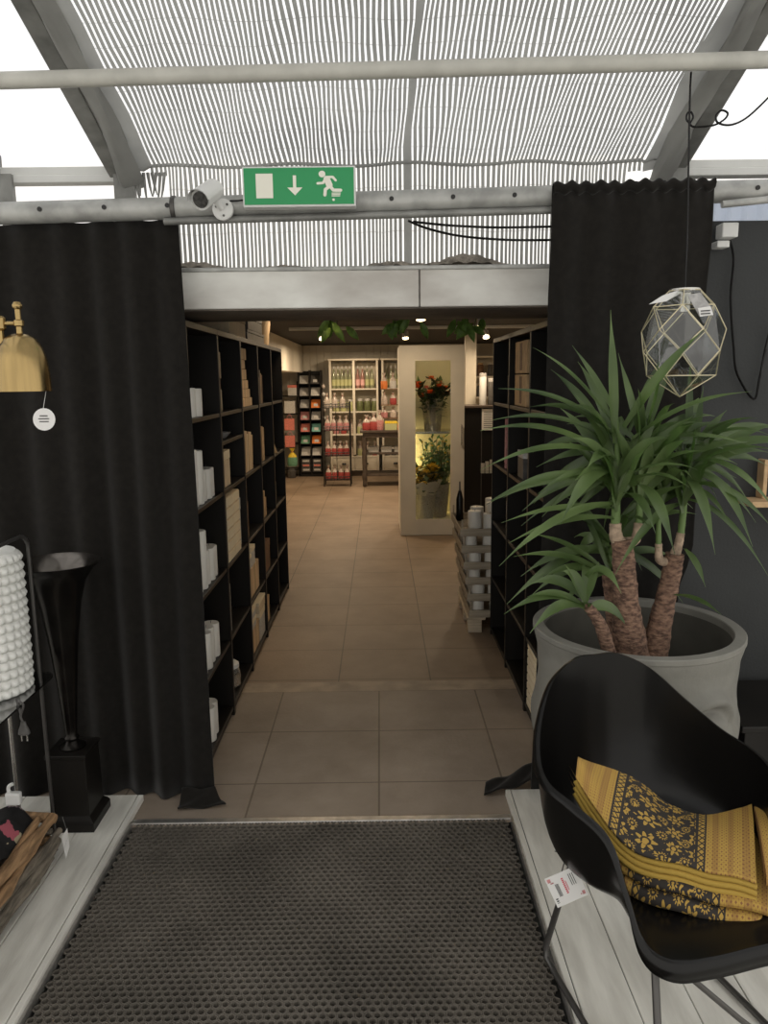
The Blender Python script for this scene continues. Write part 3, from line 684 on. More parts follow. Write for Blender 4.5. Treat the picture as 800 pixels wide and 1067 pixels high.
t = boxy('gift_box', -.885, -.74, 4.46, 4.70, .2315, .30, 'cream', 'cream box with framed lid topmost on the bottom shelf of the third bookcase', 'box', lid='cream2')
# bay four
def bookrow(y, z, spec, lab, grp, x1=-.755):
    for i, (th, h, m) in enumerate(spec):
        book(x1 - .13, x1, y, th, z, h, m, lab % ORD[i], grp); y += th + .006
bookrow(4.80, 1.4755, ((.03, .16, 'brown'), (.04, .17, 'beige'), (.03, .165, 'brown'), (.035, .21, 'dgrey'), (.03, .19, 'beige'), (.04, .18, 'brown')), 'brown book %s in the row on the top shelf of the fourth bookcase', 'books on the fourth bookcase')
bookrow(4.79, 1.1105, ((.04, .30, 'brown'), (.045, .17, 'cream'), (.03, .165, 'brown'), (.05, .22, 'beige'), (.04, .21, 'beige')), 'mixed brown book %s in the row on the second shelf of the fourth bookcase', 'books on the fourth bookcase second shelf')
bookrow(4.79, .7455, ((.05, .13, 'orange'), (.05, .14, 'yellow'), (.05, .17, 'beige'), (.05, .12, 'kraft')), 'orange-tan book %s in the row on the middle shelf of the fourth bookcase', 'books on the fourth bookcase middle shelf')
boxy('gift_box', -.90, -.75, 4.80, 5.05, .3855, .58, 'brown', 'glossy red-brown box on the fourth shelf of the fourth bookcase', 'box', lid='brown')
boxy('gift_box', -.90, -.75, 4.80, 4.95, .0505, .22, 'beige', 'beige box low on the bottom shelf of the fourth bookcase', 'box')
# bay five
bookrow(5.36, 1.4755, ((.03, .10, 'dgrey'), (.04, .12, 'brown')), 'low dark book %s on the top shelf of the fifth bookcase', 'books on the fifth bookcase')
t = thing('wooden_ornament', 'small beige pyramid ornament on the second shelf of the fifth bookcase', 'ornament', (-.79, 5.46, 1.1105))
b = MB(); b.lathe([(.06, 0), (.058, .012), (.012, .15), (0, .155)], (-.79, 5.46, 1.1105), 4); obj('body', b, 'beige', t)
boxy('gift_box', -.89, -.76, 5.38, 5.55, .7455, .90, 'dgrey', 'dark grey box on the middle shelf of the fifth bookcase', 'box')
# on top of the row
for i, (y0, y1, z0, z1, m, lab) in enumerate(((4.02, 4.50, 1.8505, 1.965, 'cream', 'pale yellow box lying on top of the bookcase row'), (4.56, 5.22, 1.8505, 1.915, 'dgrey', 'lower of two flat dark boxes on top of the bookcase row'), (4.60, 5.14, 1.916, 2.0, 'dgrey', 'upper of two flat dark boxes on top of the bookcase row'))):
    boxy('storage_box', -1.0, -.76, y0, y1, z0, z1, m, lab, 'box', lid=m)
t = thing('wicker_basket', 'brown wicker basket on top of the far end of the bookcase row', 'basket', (-.88, 5.5, 1.8505))
def wk(p, a): return p * 1.0 + Vector((.004 * math.sin(a * 24 + p.z * 200), .004 * math.cos(a * 24 + p.z * 200), 0))
b = MB(); b.lathe([(.0, .004), (.10, .004)] + [(.105 + .02 * k / 10, .19 * k / 10) for k in range(11)] + [(.112, .19), (.095, .01), (0, .008)], (-.88, 5.5, 1.8505), 48, fn=wk); obj('basket_body', b, 'beige', t, smooth=30)
b = MB(); b.tube([(-.88 + .122 * math.cos(a * PI / 12), 5.5 + .122 * math.sin(a * PI / 12), 2.04) for a in range(25)], .009, 8); obj('rim', b, 'brown', t, smooth=50)
# right row
for i in range(2):
    t = boxy('carton', .715, .94, 3.78, 4.10, 1.4755 + .165 * i, 1.635 + .165 * i, 'kraft', '%s of the two kraft cartons stacked on a bookcase shelf behind the yucca' % ('upper' if i else 'lower'), 'box')
    b = MB(); b.box(.7135, .715, 3.90, 3.96, 1.49 + .165 * i, 1.625 + .165 * i); obj('tape_strip', b, 'brown', t)
for i in range(3): book(.72, .86, 4.25 + i * .04, .03, 1.4755, .20 - .02 * i, 'dgrey', 'dark book %s beside the kraft cartons on the top shelf' % ORD[i], None)
boxy('gift_box', .72, .86, 3.85, 4.0, 1.1105, 1.25, 'dgrey', 'dark box with pale lid behind the yucca leaves on the second shelf', 'box', lid='lgrey')
book(.71, .86, 4.34, .03, 1.1105, .28, 'pink', 'thin dusky pink book standing upright on the bookcase beside the crates', None)
candle(.745, 4.22, .7455, .045, .20, 'white pillar candle alone on the bookcase beside the stacked crates', None)
for L_ in range(8):
    for q in range(2):
        y0 = 3.16 + q * .19; z0 = .0505 + L_ * .041
        t = thing('drawer_box', 'cream drawer box, %s layer up, %s from the narrow curtain, low behind the pot' % (ORD[L_], ORD[q]), 'box', (.77, y0 + .09, z0), 'low pile of drawer boxes')
        b = MB(); b.box(.702, .85, y0, y0 + .182, z0, z0 + .038); obj('body', b, 'cream', t, bevel=.0015)
        b = MB(); b.box(.698, .702, y0 + .005, y0 + .177, z0 + .004, z0 + .034); obj('front', b, 'cream2', t)

# ------------------------------------------------------------------ stacked candle crates
t = thing('pallet', 'small pale wooden pallet carrying the stack of candle crates', 'pallet', (.76, 5.065, 0))
for y in (4.745, 5.0, 5.27):
    for x in (.552, .74, .90): b = MB(); b.box(x, x + .09, y, y + .09, 0, .085); obj('block', b, 'pallet', t, bevel=.004)
for x in (.545, .70, .86): b = MB(); b.box(x, x + .12, 4.74, 5.37, .086, .105); obj('deck_board', b, 'pallet', t, bevel=.003)
def crate(x0, z, lab, dy):
    t = thing('crate', lab, 'crate', (x0 + .21, 5.065 + dy, z), 'stacked candle crates')
    x1, y0, y1 = x0 + .44, 4.745 + dy, 5.355 + dy
    b = MB()
    for k in range(4): b.box(x0 + .012, x1 - .012, y0 + .01 + k * .15, y0 + .14 + k * .15, z, z + .007)
    obj('base_board', b, 'crate', t)
    for nm, (a, c, d, e) in (('end_board', (x0, x1, y0, y0 + .009)), ('end_board', (x0, x1, y1 - .009, y1)), ('side_board', (x0, x0 + .009, y0 + .0095, y1 - .0095)), ('side_board', (x1 - .009, x1, y0 + .0095, y1 - .0095))):
        b = MB(); b.box(a, c, d, e, z, z + .048); o = obj(nm, b, 'crate', t, bevel=.0015)
    for cx in (x0 + .0145, x1 - .0145):
        for cy in (y0 + .0145, y1 - .0145): b = MB(); b.box(cx - .005, cx + .005, cy - .005, cy + .005, z + .007, z + .104); obj('corner_post', b, 'crate', t, bevel=.001)
    return t
xo = [.556, .545, .533, .52, .508, .50]; names = ['lowest crate of the candle stack, standing on the pallet'] + ['wooden crate of white candles, %s up from the pallet' % ORD[k] for k in range(1, 5)] + ['topmost crate of the candle stack, holding loose white candles']
for k in range(6):
    z = .1055 + k * .1055; crate(xo[k], z, names[k], .012 * ((k * 7) % 3 - 1)); dy = .012 * ((k * 7) % 3 - 1)
    if k < 5:
        n = 0
        for (cx, cy) in [(.062 + (.014 if k % 2 else 0), .062), (.182, .062), (.272, .063), (.36, .062)] + [(.065, .165 + q * .1) for q in range(4)]:
            candle(xo[k] + cx, 4.745 + dy + cy, z + .0075, .042, .095, 'stubby white candle, %s seen in the crate %s up the stack' % (ORD[n], ORD[k]), 'candles in the stacked crates'); n += 1
    else:
        for n, (cx, cy, h) in enumerate(((.10, .07, .145), (.20, .08, .125), (.30, .07, .14), (.13, .20, .15), (.24, .22, .175), (.35, .21, .16), (.25, .36, .18), (.36, .35, .17))):
            candle(xo[k] + cx, 4.745 + dy + cy, z + .0075, .044, h, 'thick white candle standing %s in the open topmost crate' % ORD[n], 'candles in the topmost crate')
        t = thing('dark_bottle', 'slim dark bottle with thin neck in the corner of the topmost crate', 'bottle', (xo[k] + .05, 5.275, z + .0075))
        c = (xo[k] + .05, 5.275, z + .0075); b = MB(); b.lathe([(.024, 0), (.026, .01), (.026, .15), (.016, .19), (.010, .21)], c, 16); obj('body', b, 'black_plastic', t, smooth=40)
        b = MB(); b.lathe([(.010, .21), (.006, .215), (.005, .27), (.003, .275)], c, 12); obj('neck', b, 'dgrey', t, smooth=40)

# ------------------------------------------------------------------ flower cooler
cx0, cx1, cy = .205, .865, 7.88
t = thing('flower_cooler', 'tall white flower cooler with a long glass door showing orange and yellow bouquets', 'cooler', ((cx0 + cx1) / 2, cy + .35, 0))
b = MB()
b.box(cx0, cx0 + .03, cy + .03, cy + .70, .02, 1.945); b.box(cx1 - .03, cx1, cy + .03, cy + .70, .02, 1.945)
b.box(cx0 + .03, cx1 - .03, cy + .67, cy + .70, .02, 1.945); b.box(cx0 + .03, cx1 - .03, cy + .03, cy + .67, 1.90, 1.945); b.box(cx0 + .03, cx1 - .03, cy + .03, cy + .67, .02, .13)
obj('carcass', b, 'shop_white', t)
gx0, gx1, gz0, gz1 = .365, .725, .172, 1.797
b = MB(); b.box(cx0, gx0, cy, cy + .028, .006, 1.95); b.box(gx1, cx1, cy, cy + .028, .006, 1.95); b.box(gx0, gx1, cy, cy + .028, gz1, 1.95); b.box(gx0, gx1, cy, cy + .028, .006, gz0)
d = obj('door', b, 'shop_white', t)
b = MB(); b.box(gx0 + .001, gx1 - .001, cy + .010, cy + .016, gz0 + .001, gz1 - .001); obj('pane', b, 'clear_glass', d)
b = MB(); b.tube([(cx1 - .03, cy - .001, .95), (cx1 - .03, cy - .035, .96), (cx1 - .03, cy - .035, 1.14), (cx1 - .03, cy - .001, 1.15)], .008, 8); obj('handle', b, 'zinc', d, smooth=50)
b = MB(); b.box(cx0 + .031, cx1 - .031, cy + .10, cy + .60, 1.055, 1.075); obj('shelf', b, 'zinc', t, bevel=.002)
b = MB(); b.box(.33, .76, cy + .06, cy + .085, 1.865, 1.895); obj('light_strip', b, pm('cooler_tube', (1, .9, .7), .5, emit=((1, .80, .42), 16)), t)
b = MB(); b.box(cx0 + .04, cx0 + .065, cy + .55, cy + .60, .3, 1.0); obj('rear_light_strip', b, pm('cooler_tube_low', (1, .9, .7), .5, emit=((1, .76, .30), 30)), t)

def bucket(x, y, z, r0, r1, h, m, lab):
    t = thing('bucket', lab, 'bucket', (x, y, z))
    b = MB(); b.lathe([(0, .004), (r0, .0), (r0 + .002, .004), (r1, h), (r1 - .004, h), (r0 - .003, .012), (0, .012)], (x, y, z), 28); obj('body', b, m, t, smooth=40)
    b = MB(); b.tube([(x + (r1 + .002) * math.cos(k * PI / 14), y + (r1 + .002) * math.sin(k * PI / 14), z + h) for k in range(29)], .004, 6); obj('rim', b, m, t, smooth=50)
    b = MB(); b.tube([(x + (r1 * .93) * math.cos(k * PI / 14), y + (r1 * .93) * math.sin(k * PI / 14), z + h * .72) for k in range(29)], .003, 6); obj('hoop', b, m, t, smooth=50)
    return t
def blossom(b, c, r, seed):
    rnd = random.Random(seed)
    for ring, (n, tilt, rr) in enumerate(((9, .15, 1.0), (7, .7, .75), (5, 1.2, .45))):
        for i in range(n):
            a = 2 * PI * i / n + ring + rnd.uniform(-.1, .1); d = Vector((math.cos(a), math.sin(a), 0)); up = Vector((0, 0, 1)); dirv = d * math.cos(tilt) + up * math.sin(tilt); sd = up.cross(d)
            p0 = Vector(c) + up * .004 * ring; L_ = r * rr; w = r * .38
            q = [p0, p0 + dirv * L_ * .5 + sd * w, p0 + dirv * L_ + up * .1 * r, p0 + dirv * L_ * .5 - sd * w]; b.quad(*q)
def sprig(b, base, tip, n, ll, seed):
    rnd = random.Random(seed); base, tip = Vector(base), Vector(tip)
    for i in range(n):
        t_ = rnd.uniform(.3, 1); p = base.lerp(tip, t_); d = Vector((rnd.uniform(-1, 1), rnd.uniform(-1, 1), rnd.uniform(-.2, .9))).normalized(); s_ = d.cross(Vector((0, 0, 1))).normalized()
        L_ = ll * rnd.uniform(.6, 1.2); b.quad(p, p + d * L_ * .5 + s_ * L_ * .22, p + d * L_, p + d * L_ * .5 - s_ * L_ * .22)
def bouquet(x, y, z, lab, flowers, spread, h, leaf='leaf_dark', nl=34, ll=.12, seed=1):
    """flowers: (material, radius, count)"""
    rnd = random.Random(seed); t = thing('bouquet', lab, 'bouquet', (x, y, z)); heads = []
    st = MB(); lf = MB(); by = {}
    for m, r, n in flowers:
        for i in range(n):
            a = rnd.uniform(0, 2 * PI); q = spread * math.sqrt(rnd.uniform(0, 1)); hh = h * rnd.uniform(.75, 1.05) - q * .5
            p = (x + q * math.cos(a), y + q * math.sin(a), z + hh); st.tube([(x + q * .2 * math.cos(a), y + q * .2 * math.sin(a), z), p], .0025, 5)
            bm_ = MB(); blossom(bm_, p, r, seed * 100 + i); obj('flower_head', bm_, m, t); sprig(lf, (x, y, z + .05), p, nl, ll, seed * 10 + i)
    obj('stem', st, 'stem', t); obj('leaves', lf, leaf, t)
    return t
bucket(.56, cy + .30, 1.0755, .085, .115, .33, 'zinc', 'tall zinc bucket of orange flowers on the cooler shelf')
bouquet(.56, cy + .30, 1.09, 'bouquet of orange flowers and dark foliage in the bucket on the cooler shelf', (('flame_orange', .062, 11), ('coral', .04, 4)), .17, .53, seed=3)
bucket(.46, cy + .24, .131, .10, .135, .34, 'lgrey', 'pale bucket of yellow blossoms at the bottom of the cooler')
bouquet(.46, cy + .24, .15, 'yellow blossoms wrapped in pale paper in the front lower bucket', (('petal_yellow', .066, 24),), .15, .58, nl=14, seed=5)
bucket(.62, cy + .42, .131, .10, .135, .36, 'grey', 'grey bucket standing behind the yellow blossoms in the cooler')
bouquet(.62, cy + .42, .15, 'loose airy bunch of green filler and small yellow buds in the cooler', (('petal_yellow', .022, 26), ('petal_white', .016, 22)), .20, .85, leaf='green', nl=30, ll=.075, seed=8)
b = MB()
for k in range(9):
    a = k * .75; b.quad((.46 + .08 * math.cos(a), cy + .24 + .08 * math.sin(a), .30), (.46 + .19 * math.cos(a - .4), cy + .24 + .19 * math.sin(a - .4), .52 + .03 * (k % 3)), (.46 + .20 * math.cos(a + .1), cy + .24 + .20 * math.sin(a + .1), .56), (.46 + .19 * math.cos(a + .5), cy + .24 + .19 * math.sin(a + .5), .51))
tag(obj('wrapping_paper', b, 'paper', solid=.001), 'crumpled white paper collar around the yellow blossoms', 'wrapping paper')

# ------------------------------------------------------------------ counter to the right of the cooler
t = thing('counter', 'tall black counter beside the flower cooler with a white notice on it', 'counter', (1.35, 9.1, 0))
b = MB(); b.box(.95, 2.2, 8.8, 8.83, .06, 1.285); obj('front_panel', b, 'black_shelf', t)
b = MB(); b.box(.95, .98, 8.83, 9.27, .06, 1.285); obj('side_panel', b, 'black_shelf', t)
b = MB(); b.box(.93, 2.22, 8.78, 9.28, 1.285, 1.31); obj('worktop', b, 'dark_wood', t, bevel=.003)
b = MB(); b.box(.97, 2.18, 8.84, 9.25, 0, .06); obj('plinth', b, 'black_shelf', t)
for x in (1.16, 1.5, 1.85): b = MB(); b.box(x, x + .008, 8.796, 8.80, .07, 1.28); obj('trim_strip', b, 'dgrey', t)
t = thing('notice', 'white paper notice with lines of small print on the black counter front', 'notice', (1.26, 8.79, 1.03))
b = MB(); b.box(1.165, 1.36, 8.792, 8.7955, 1.03, 1.27); obj('sheet', b, 'paper', t)
b = MB()
for k in range(9): b.box(1.185, 1.34 - .03 * ((k * 5) % 3), 8.7908, 8.792, 1.235 - k * .022, 1.241 - k * .022)
obj('printed_lines', b, 'ink', t)
t = thing('brochure_holder', 'clear tray with small cards hanging low on the black counter', 'tray', (1.2, 8.76, .55))
b = MB(); b.box(1.14, 1.32, 8.70, 8.79, .54, .545); b.box(1.14, 1.32, 8.70, 8.703, .545, .58); obj('tray', b, 'clear_glass', t)
for i in range(3): b = MB(); b.box(1.15 + .05 * i, 1.19 + .05 * i, 8.72, 8.73, .546, .66 + .02 * i); obj('card', b, 'lgrey', t)
for i, (x, h, m, lab) in enumerate(((1.20, .36, 'white_plastic', 'tall white canister standing on the black counter beside the pillar'), (1.30, .30, 'dgrey', 'dark grey canister standing on the black counter'), (1.42, .34, 'kraft', 'tan canister standing on the black counter'))):
    t = thing('canister', lab, 'canister', (x, 9.0, 1.3105)); b = MB(); b.lathe([(.04, 0), (.042, .005), (.042, h - .04), (.04, h - .035)], (x, 9.0, 1.3105), 20); obj('body', b, m, t, smooth=40)
    b = MB(); b.lathe([(.043, h - .035), (.043, h), (.03, h + .006), (0, h + .006)], (x, 9.0, 1.3105), 20); obj('lid', b, 'grey', t, smooth=40)
# white shelving far behind the counter
t = thing('display_shelf', 'white open shelving with dark jars far behind the black counter', 'shelf', (1.75, 13.1, 0))
for x in (1.25, 2.35): b = MB(); b.box(x, x + .03, 12.95, 13.35, 0, 1.98); obj('side_panel', b, 'shop_white', t)
for z in (.1, .9, 1.28, 1.62, 1.95): b = MB(); b.box(1.281, 2.349, 12.96, 13.35, z, z + .03); obj('shelf', b, 'shop_white', t)
for j, z in enumerate((1.31, 1.65)):
    for i in range(6):
        x = 1.36 + i * .17; r = .055; c = (x, 13.08, z + .0005)
        t = thing('jar', 'dark glass jar %s on the %s shelf of the white unit behind the counter' % (ORD[i], ('lower', 'upper')[j]), 'jar', c, 'jars behind the counter')
        b = MB(); b.lathe([(r * .9, 0), (r, .01), (r, .17), (r * .7, .19)], c, 16); obj('body', b, ('dgrey', 'brown')[(i + j) % 2], t, smooth=40)
        b = MB(); b.lathe([(r * .75, .19), (r * .75, .215), (0, .215)], c, 16); obj('lid', b, ('kraft', 'lgrey')[i % 2], t, smooth=40)

# ------------------------------------------------------------------ sweets shop at the far wall
def bottle(x, y, z, glass, label_m, lab, grp):
    c = (x, y, z); t = thing('bottle', lab, 'bottle', c, grp)
    b = MB(); b.lathe([(.032, 0), (.035, .006), (.035, .185), (.030, .22), (.016, .265), (.013, .34), (.0, .34)], c, 16); obj('body', b, glass, t, smooth=45)
    b = MB(); b.lathe([(.0362, .05), (.0362, .15)], c, 16, cap=False); obj('label', b, label_m, t, smooth=45)
    b = MB(); b.lathe([(.016, .325), (.017, .33), (.016, .37), (.0, .372)], c, 12); obj('cap', b, 'lgrey', t, smooth=45)
def jar(x, y, z, r, h, m, lid, lab, grp):
    c = (x, y, z); t = thing('jar', lab, 'jar', c, grp)
    b = MB(); b.lathe([(r * .9, 0), (r, .01), (r, h * .75), (r * .75, h * .85)], c, 16); obj('body', b, m, t, smooth=45)
    b = MB(); b.lathe([(r * .8, h * .85), (r * .82, h), (r * .6, h * 1.04), (0, h * 1.04)], c, 14); obj('lid', b, lid, t, smooth=45)
def bag(x, y, z, w, h, m, top, lab, grp, k=0):
    c = (x, y, z); t = thing('sweet_bag', lab, 'bag', c, grp)
    sq = lambda p, a: Vector((p.x * (1 + .06 * math.sin(3 * a + k)), p.y * .7 * (1 + .08 * math.cos(2 * a + k)), p.z))
    b = MB(); b.lathe([(0, 0), (w * .42, 0), (w * .5, h * .1), (w * .5, h * .38), (w * .44, h * .5), (0, h * .52)], c, 14, fn=sq); obj('contents', b, m, t, smooth=60)
    b = MB(); b.lathe([(w * .45, h * .5), (w * .36, h * .62), (w * .10, h * .78), (w * .08, h * .80), (w * .2, h * .9), (w * .30, h), (w * .2, h * .93), (0, h * .84)], c, 14, fn=sq); obj('wrapper', b, top, t, smooth=60)
    b = MB(); b.tube([(x + w * .11 * math.cos(a * PI / 5), y + w * .11 * math.sin(a * PI / 5), z + h * .79) for a in range(11)], w * .035, 5); obj('tie', b, 'red', t)

def cabinet(x0, w, lab, back=True):
    t = thing('display_cabinet', lab, 'cabinet', (x0 + w / 2, 13.15, 0), 'white cabinets on the back wall')
    y0, y1 = 12.98, 13.355
    for x in (x0, x0 + w - .035): b = MB(); b.box(x, x + .034, y0, y1, .0, 1.93); obj('side_panel', b, 'shop_white', t, bevel=.003)
    b = MB(); b.box(x0 + .036, x0 + w - .036, y1 - .012, y1, .34, 1.89); obj('back_panel', b, 'shop_white', t)
    b = MB(); b.box(x0 - .015, x0 + w + .015, y0 - .015, y1, 1.931, 1.96); obj('cornice', b, 'shop_white', t, bevel=.004)
    b = MB(); b.box(x0 + w / 2 - .02, x0 + w / 2 + .02, y0, y0 + .3, .36, 1.9295); obj('centre_post', b, 'shop_white', t, bevel=.002)
    for z in (.335, .71, 1.09, 1.47): b = MB(); b.box(x0 + .0355, x0 + w - .0355, y0 + .001, y1 - .013, z - .022, z); obj('shelf', b, 'shop_white', t, bevel=.002)
    for k in range(2):
        a = x0 + .038 + k * (w / 2 - .035); e = a + w / 2 - .042
        b = MB(); b.box(a, e, y0 - .006, y0 + .014, .095, .305); d = obj('drawer', b, 'shop_white', t, bevel=.003)
        b = MB(); b.box(a + .03, e - .03, y0 - .010, y0 - .006, .125, .275); obj('inset_panel', b, 'shop_white', d, bevel=.002)
        b = MB(); b.grid(lambda u, v: ((a + e) / 2 - .035 + .07 * u, y0 - .010 - .022 * math.sin(PI * v * .5) * math.sin(PI * u) ** .5, .225 - .03 * v), 9, 5); obj('cup_handle', b, 'black_metal', d, solid=.003)
    b = MB(); b.box(x0 + .036, x0 + w - .036, y0 + .02, y1, 0, .09); obj('plinth', b, 'dark_wood', t)
cabinet(-.835, .82, 'white display cabinet with bottles on top shelf, behind the black wire rack')
cabinet(.04, .82, 'white display cabinet partly hidden by the flower cooler, behind the sweets table')
for k in range(5): bottle(-.762 + k * .068, 13.12, 1.4705, 'green_glass', 'lime_label', 'clear cordial bottle with lime label, %s from the wall corner on the top shelf' % ORD[k], 'cordial bottles on the top shelf')
for k in range(4): bottle(-.36 + k * .08, 13.12, 1.4705, 'pink_glass' if k < 2 else 'green_glass', 'pink_label' if k < 2 else 'lime_label', 'cordial bottle with %s label, %s in the second compartment of the top shelf' % ('pink' if k < 2 else 'lime', ORD[k]), 'cordial bottles on the top shelf')
for k in range(4): bottle(.125 + k * .078, 13.12, 1.4705, 'green_glass', 'lime_label', 'cordial bottle %s on the top shelf of the cabinet beside the cooler' % ORD[k], 'cordial bottles beside the cooler')
for k in range(3): jar(-.73 + k * .12, 13.12, 1.0905, .05, .19, 'lime_label', 'lgrey', 'squat jar with lime contents, %s in the cabinet behind the wire rack' % ORD[k], 'jars in the white cabinet')
for k in range(3): jar(-.33 + k * .125, 13.12, 1.0905, .056, .20, 'olive', 'lgrey', 'dark green jar with pale cloth lid, %s in the second compartment' % ORD[k], 'jars in the white cabinet')
for z, r in ((.7105, 'third'), (.3355, 'lowest')):
    for k in range(6): bag(-.74 + k * .125 + (.03 if k > 2 else 0), 13.12, z, .10, .24, ('pink', 'red', 'film', 'lime_label', 'grey', 'red')[k], 'film', 'bag of sweets %s along the %s open shelf of the cabinet behind the rack' % (ORD[k], r), 'sweets in the white cabinet', k)
for k in range(4): jar((.13, .235, .34, .54)[k], 13.1, .3355, .045, .13, 'dgrey', 'lgrey', 'low dark jar %s on the lowest shelf of the cabinet beside the cooler' % ORD[k], 'jars in the cabinet beside the cooler')

# black wire rack with four baskets
t = thing('wire_rack', 'freestanding black wire rack with four tiers of red and pale sweet bags', 'rack', (-.655, 11.85, 0))
for x in (-.86, -.455):
    for y in (11.7, 11.98): b = MB(); b.tube([(x, y, 0), (x, y, 1.29)], .009, 8); obj('post', b, 'black_metal', t, smooth=50)
for z in (.10, .47, .86, 1.20):
    b = MB(); b.box(-.855, -.46, 11.705, 11.975, z - .006, z); obj('tier_shelf', b, 'black_metal', t)
    b = MB()
    for zz in (z + .02, z + .055): b.tube([(-.86, 11.7, zz), (-.455, 11.7, zz), (-.455, 11.98, zz), (-.86, 11.98, zz), (-.86, 11.7, zz)], .006, 6)
    for k in range(1, 8): x = -.86 + k * .0506; b.tube([(x, 11.7, z), (x, 11.7, z + .055)], .003, 5)
    obj('guard_rail', b, 'black_metal', t, smooth=50)
b = MB(); b.tube([(-.66, 11.7, .1), (-.66, 11.7, 1.26)], .006, 6); obj('front_wire', b, 'black_metal', t)
tn = ['bottom', 'second', 'third', 'top']
for j, z in enumerate((.1005, .4705, .8605, 1.2005)):
    n = 3 if j == 3 else 4
    for k in range(n):
        m = ('red', 'red', 'pink', 'film')[j]
        bag(-.80 + k * (.096 if n == 4 else .12), 11.82, z, .09, .22, m, 'film', 'sweet bag with %s contents, %s along the %s tier of the black wire rack' % (('red', 'red', 'pink', 'cream')[j], ORD[k], tn[j]), 'sweet bags on the wire rack', k + j)

# dark table
t = thing('table', 'dark wooden table with turned legs and two lower shelves holding sweets', 'table', (.35, 11.9, 0))
b = MB(); b.box(-.30, 1.0, 11.58, 12.25, .825, .858); obj('tabletop', b, 'dark_wood', t, bevel=.004)
b = MB(); b.box(-.26, .96, 11.62, 12.21, .75, .824); obj('apron', b, 'dark_wood', t)
for x in (-.24, .94):
    for y in (11.64, 12.19):
        b = MB(); b.lathe([(.022, 0), (.03, .02), (.03, .06), (.026, .09), (.036, .13), (.036, .19), (.028, .22), (.034, .35), (.034, .47), (.036, .52), (.028, .56), (.036, .62), (.036, .7499)], (x, y, 0), 14); obj('leg', b, 'dark_wood', t, smooth=40)
for z in (.16, .49): b = MB(); b.box(-.245, .945, 11.65, 12.18, z, z + .028); obj('lower_shelf', b, 'dark_wood', t, bevel=.003)
for k, (x, w, h, m) in enumerate(((-.20, .13, .23, 'red'), (-.09, .13, .26, 'red'), (.0, .12, .30, 'pink'), (-.15, .10, .20, 'coral'))):
    bag(x, 11.72 if k < 3 else 11.86, .8585, w, h, m, 'film', 'bag of red sweets, %s from the near table leg on the dark table' % ORD[k], 'red sweet bags on the dark table', k)
boxy('tin', .08, .26, 11.66, 11.76, .8585, .99, 'lime_label', 'pale green tin on the dark table in front of the sweets stand', 'tin', lid='yellow')
boxy('tin', .27, .40, 11.66, 11.76, .8585, .97, 'orange', 'orange tin on the dark table beside the cooler edge', 'tin', lid='yellow')
t = thing('sweets_stand', 'tiered black stand full of small sweet bags on the dark table', 'stand', (.3, 12.0, .8585))
for x in (.02, .58):
    for y in (11.86, 12.1): b = MB(); b.tube([(x, y, .8585), (x, y, 1.56)], .007, 6); obj('post', b, 'black_metal', t)
for z in (1.02, 1.22, 1.46): b = MB(); b.box(.015, .585, 11.85, 12.11, z, z + .012); obj('tier_shelf', b, 'brown', t)
for j, z in enumerate((1.0325, 1.2325, 1.4725)):
    for k in range(4): bag(.075 + k * .135, 11.94, z, .105, (.17, .20, .24)[j], (('pink', 'film', 'red', 'yellow'), ('film', 'red', 'pink', 'film'), ('orange', 'lgrey', 'film', 'lgrey'))[j][k], 'film', 'small sweet bag %s along the %s tier of the table stand' % (ORD[k], ('lower', 'middle', 'upper')[j]), 'sweets on the table stand', k)
for k in range(3): boxy('carton', -.18 + k * .2, -.02 + k * .2, 11.75, 11.95, .5185, .60, 'lgrey', 'pale carton %s on the upper of the two lower table shelves' % ORD[k], 'box', 'cartons under the dark table')

# black napkin rack
t = thing('napkin_rack', 'tall black rack of napkin packs in two columns against the back wall', 'rack', (-1.165, 13.1, 0))
rx0, rx1 = -1.36, -.97
for x in (rx0, (rx0 + rx1) / 2 - .008, rx1 - .016): b = MB(); b.box(x, x + .016, 12.98, 13.35, .05, 1.78); obj('upright', b, 'black_shelf', t)
b = MB(); b.box(rx0 + .017, rx1 - .017, 13.33, 13.35, .05, 1.77); obj('back_panel', b, 'black_shelf', t)
b = MB(); b.box(rx0, rx1, 13.0, 13.34, 0, .049); obj('foot', b, 'black_shelf', t)
zs = [.08, .36, .56, .76, .96, 1.16, 1.36, 1.56]
cw = (rx1 - rx0) / 2
for z in zs:
    for k in range(2): a = rx0 + .0165 + k * (cw - .008); b = MB(); b.box(a, a + cw - .026, 12.985, 13.329, z - .012, z); obj('shelf', b, 'black_shelf', t)
colr = [('dgrey', 'dgrey'), ('lgrey', 'lgrey'), ('green', 'orange'), ('coral', 'teal'), ('pink', 'grey'), ('grey', 'orange'), ('grey', 'lgrey'), ('lgrey', 'dgrey')]
cn = {'dgrey': 'dark', 'lgrey': 'pale grey', 'green': 'green', 'orange': 'orange', 'coral': 'coral', 'teal': 'teal', 'pink': 'pink', 'grey': 'grey'}
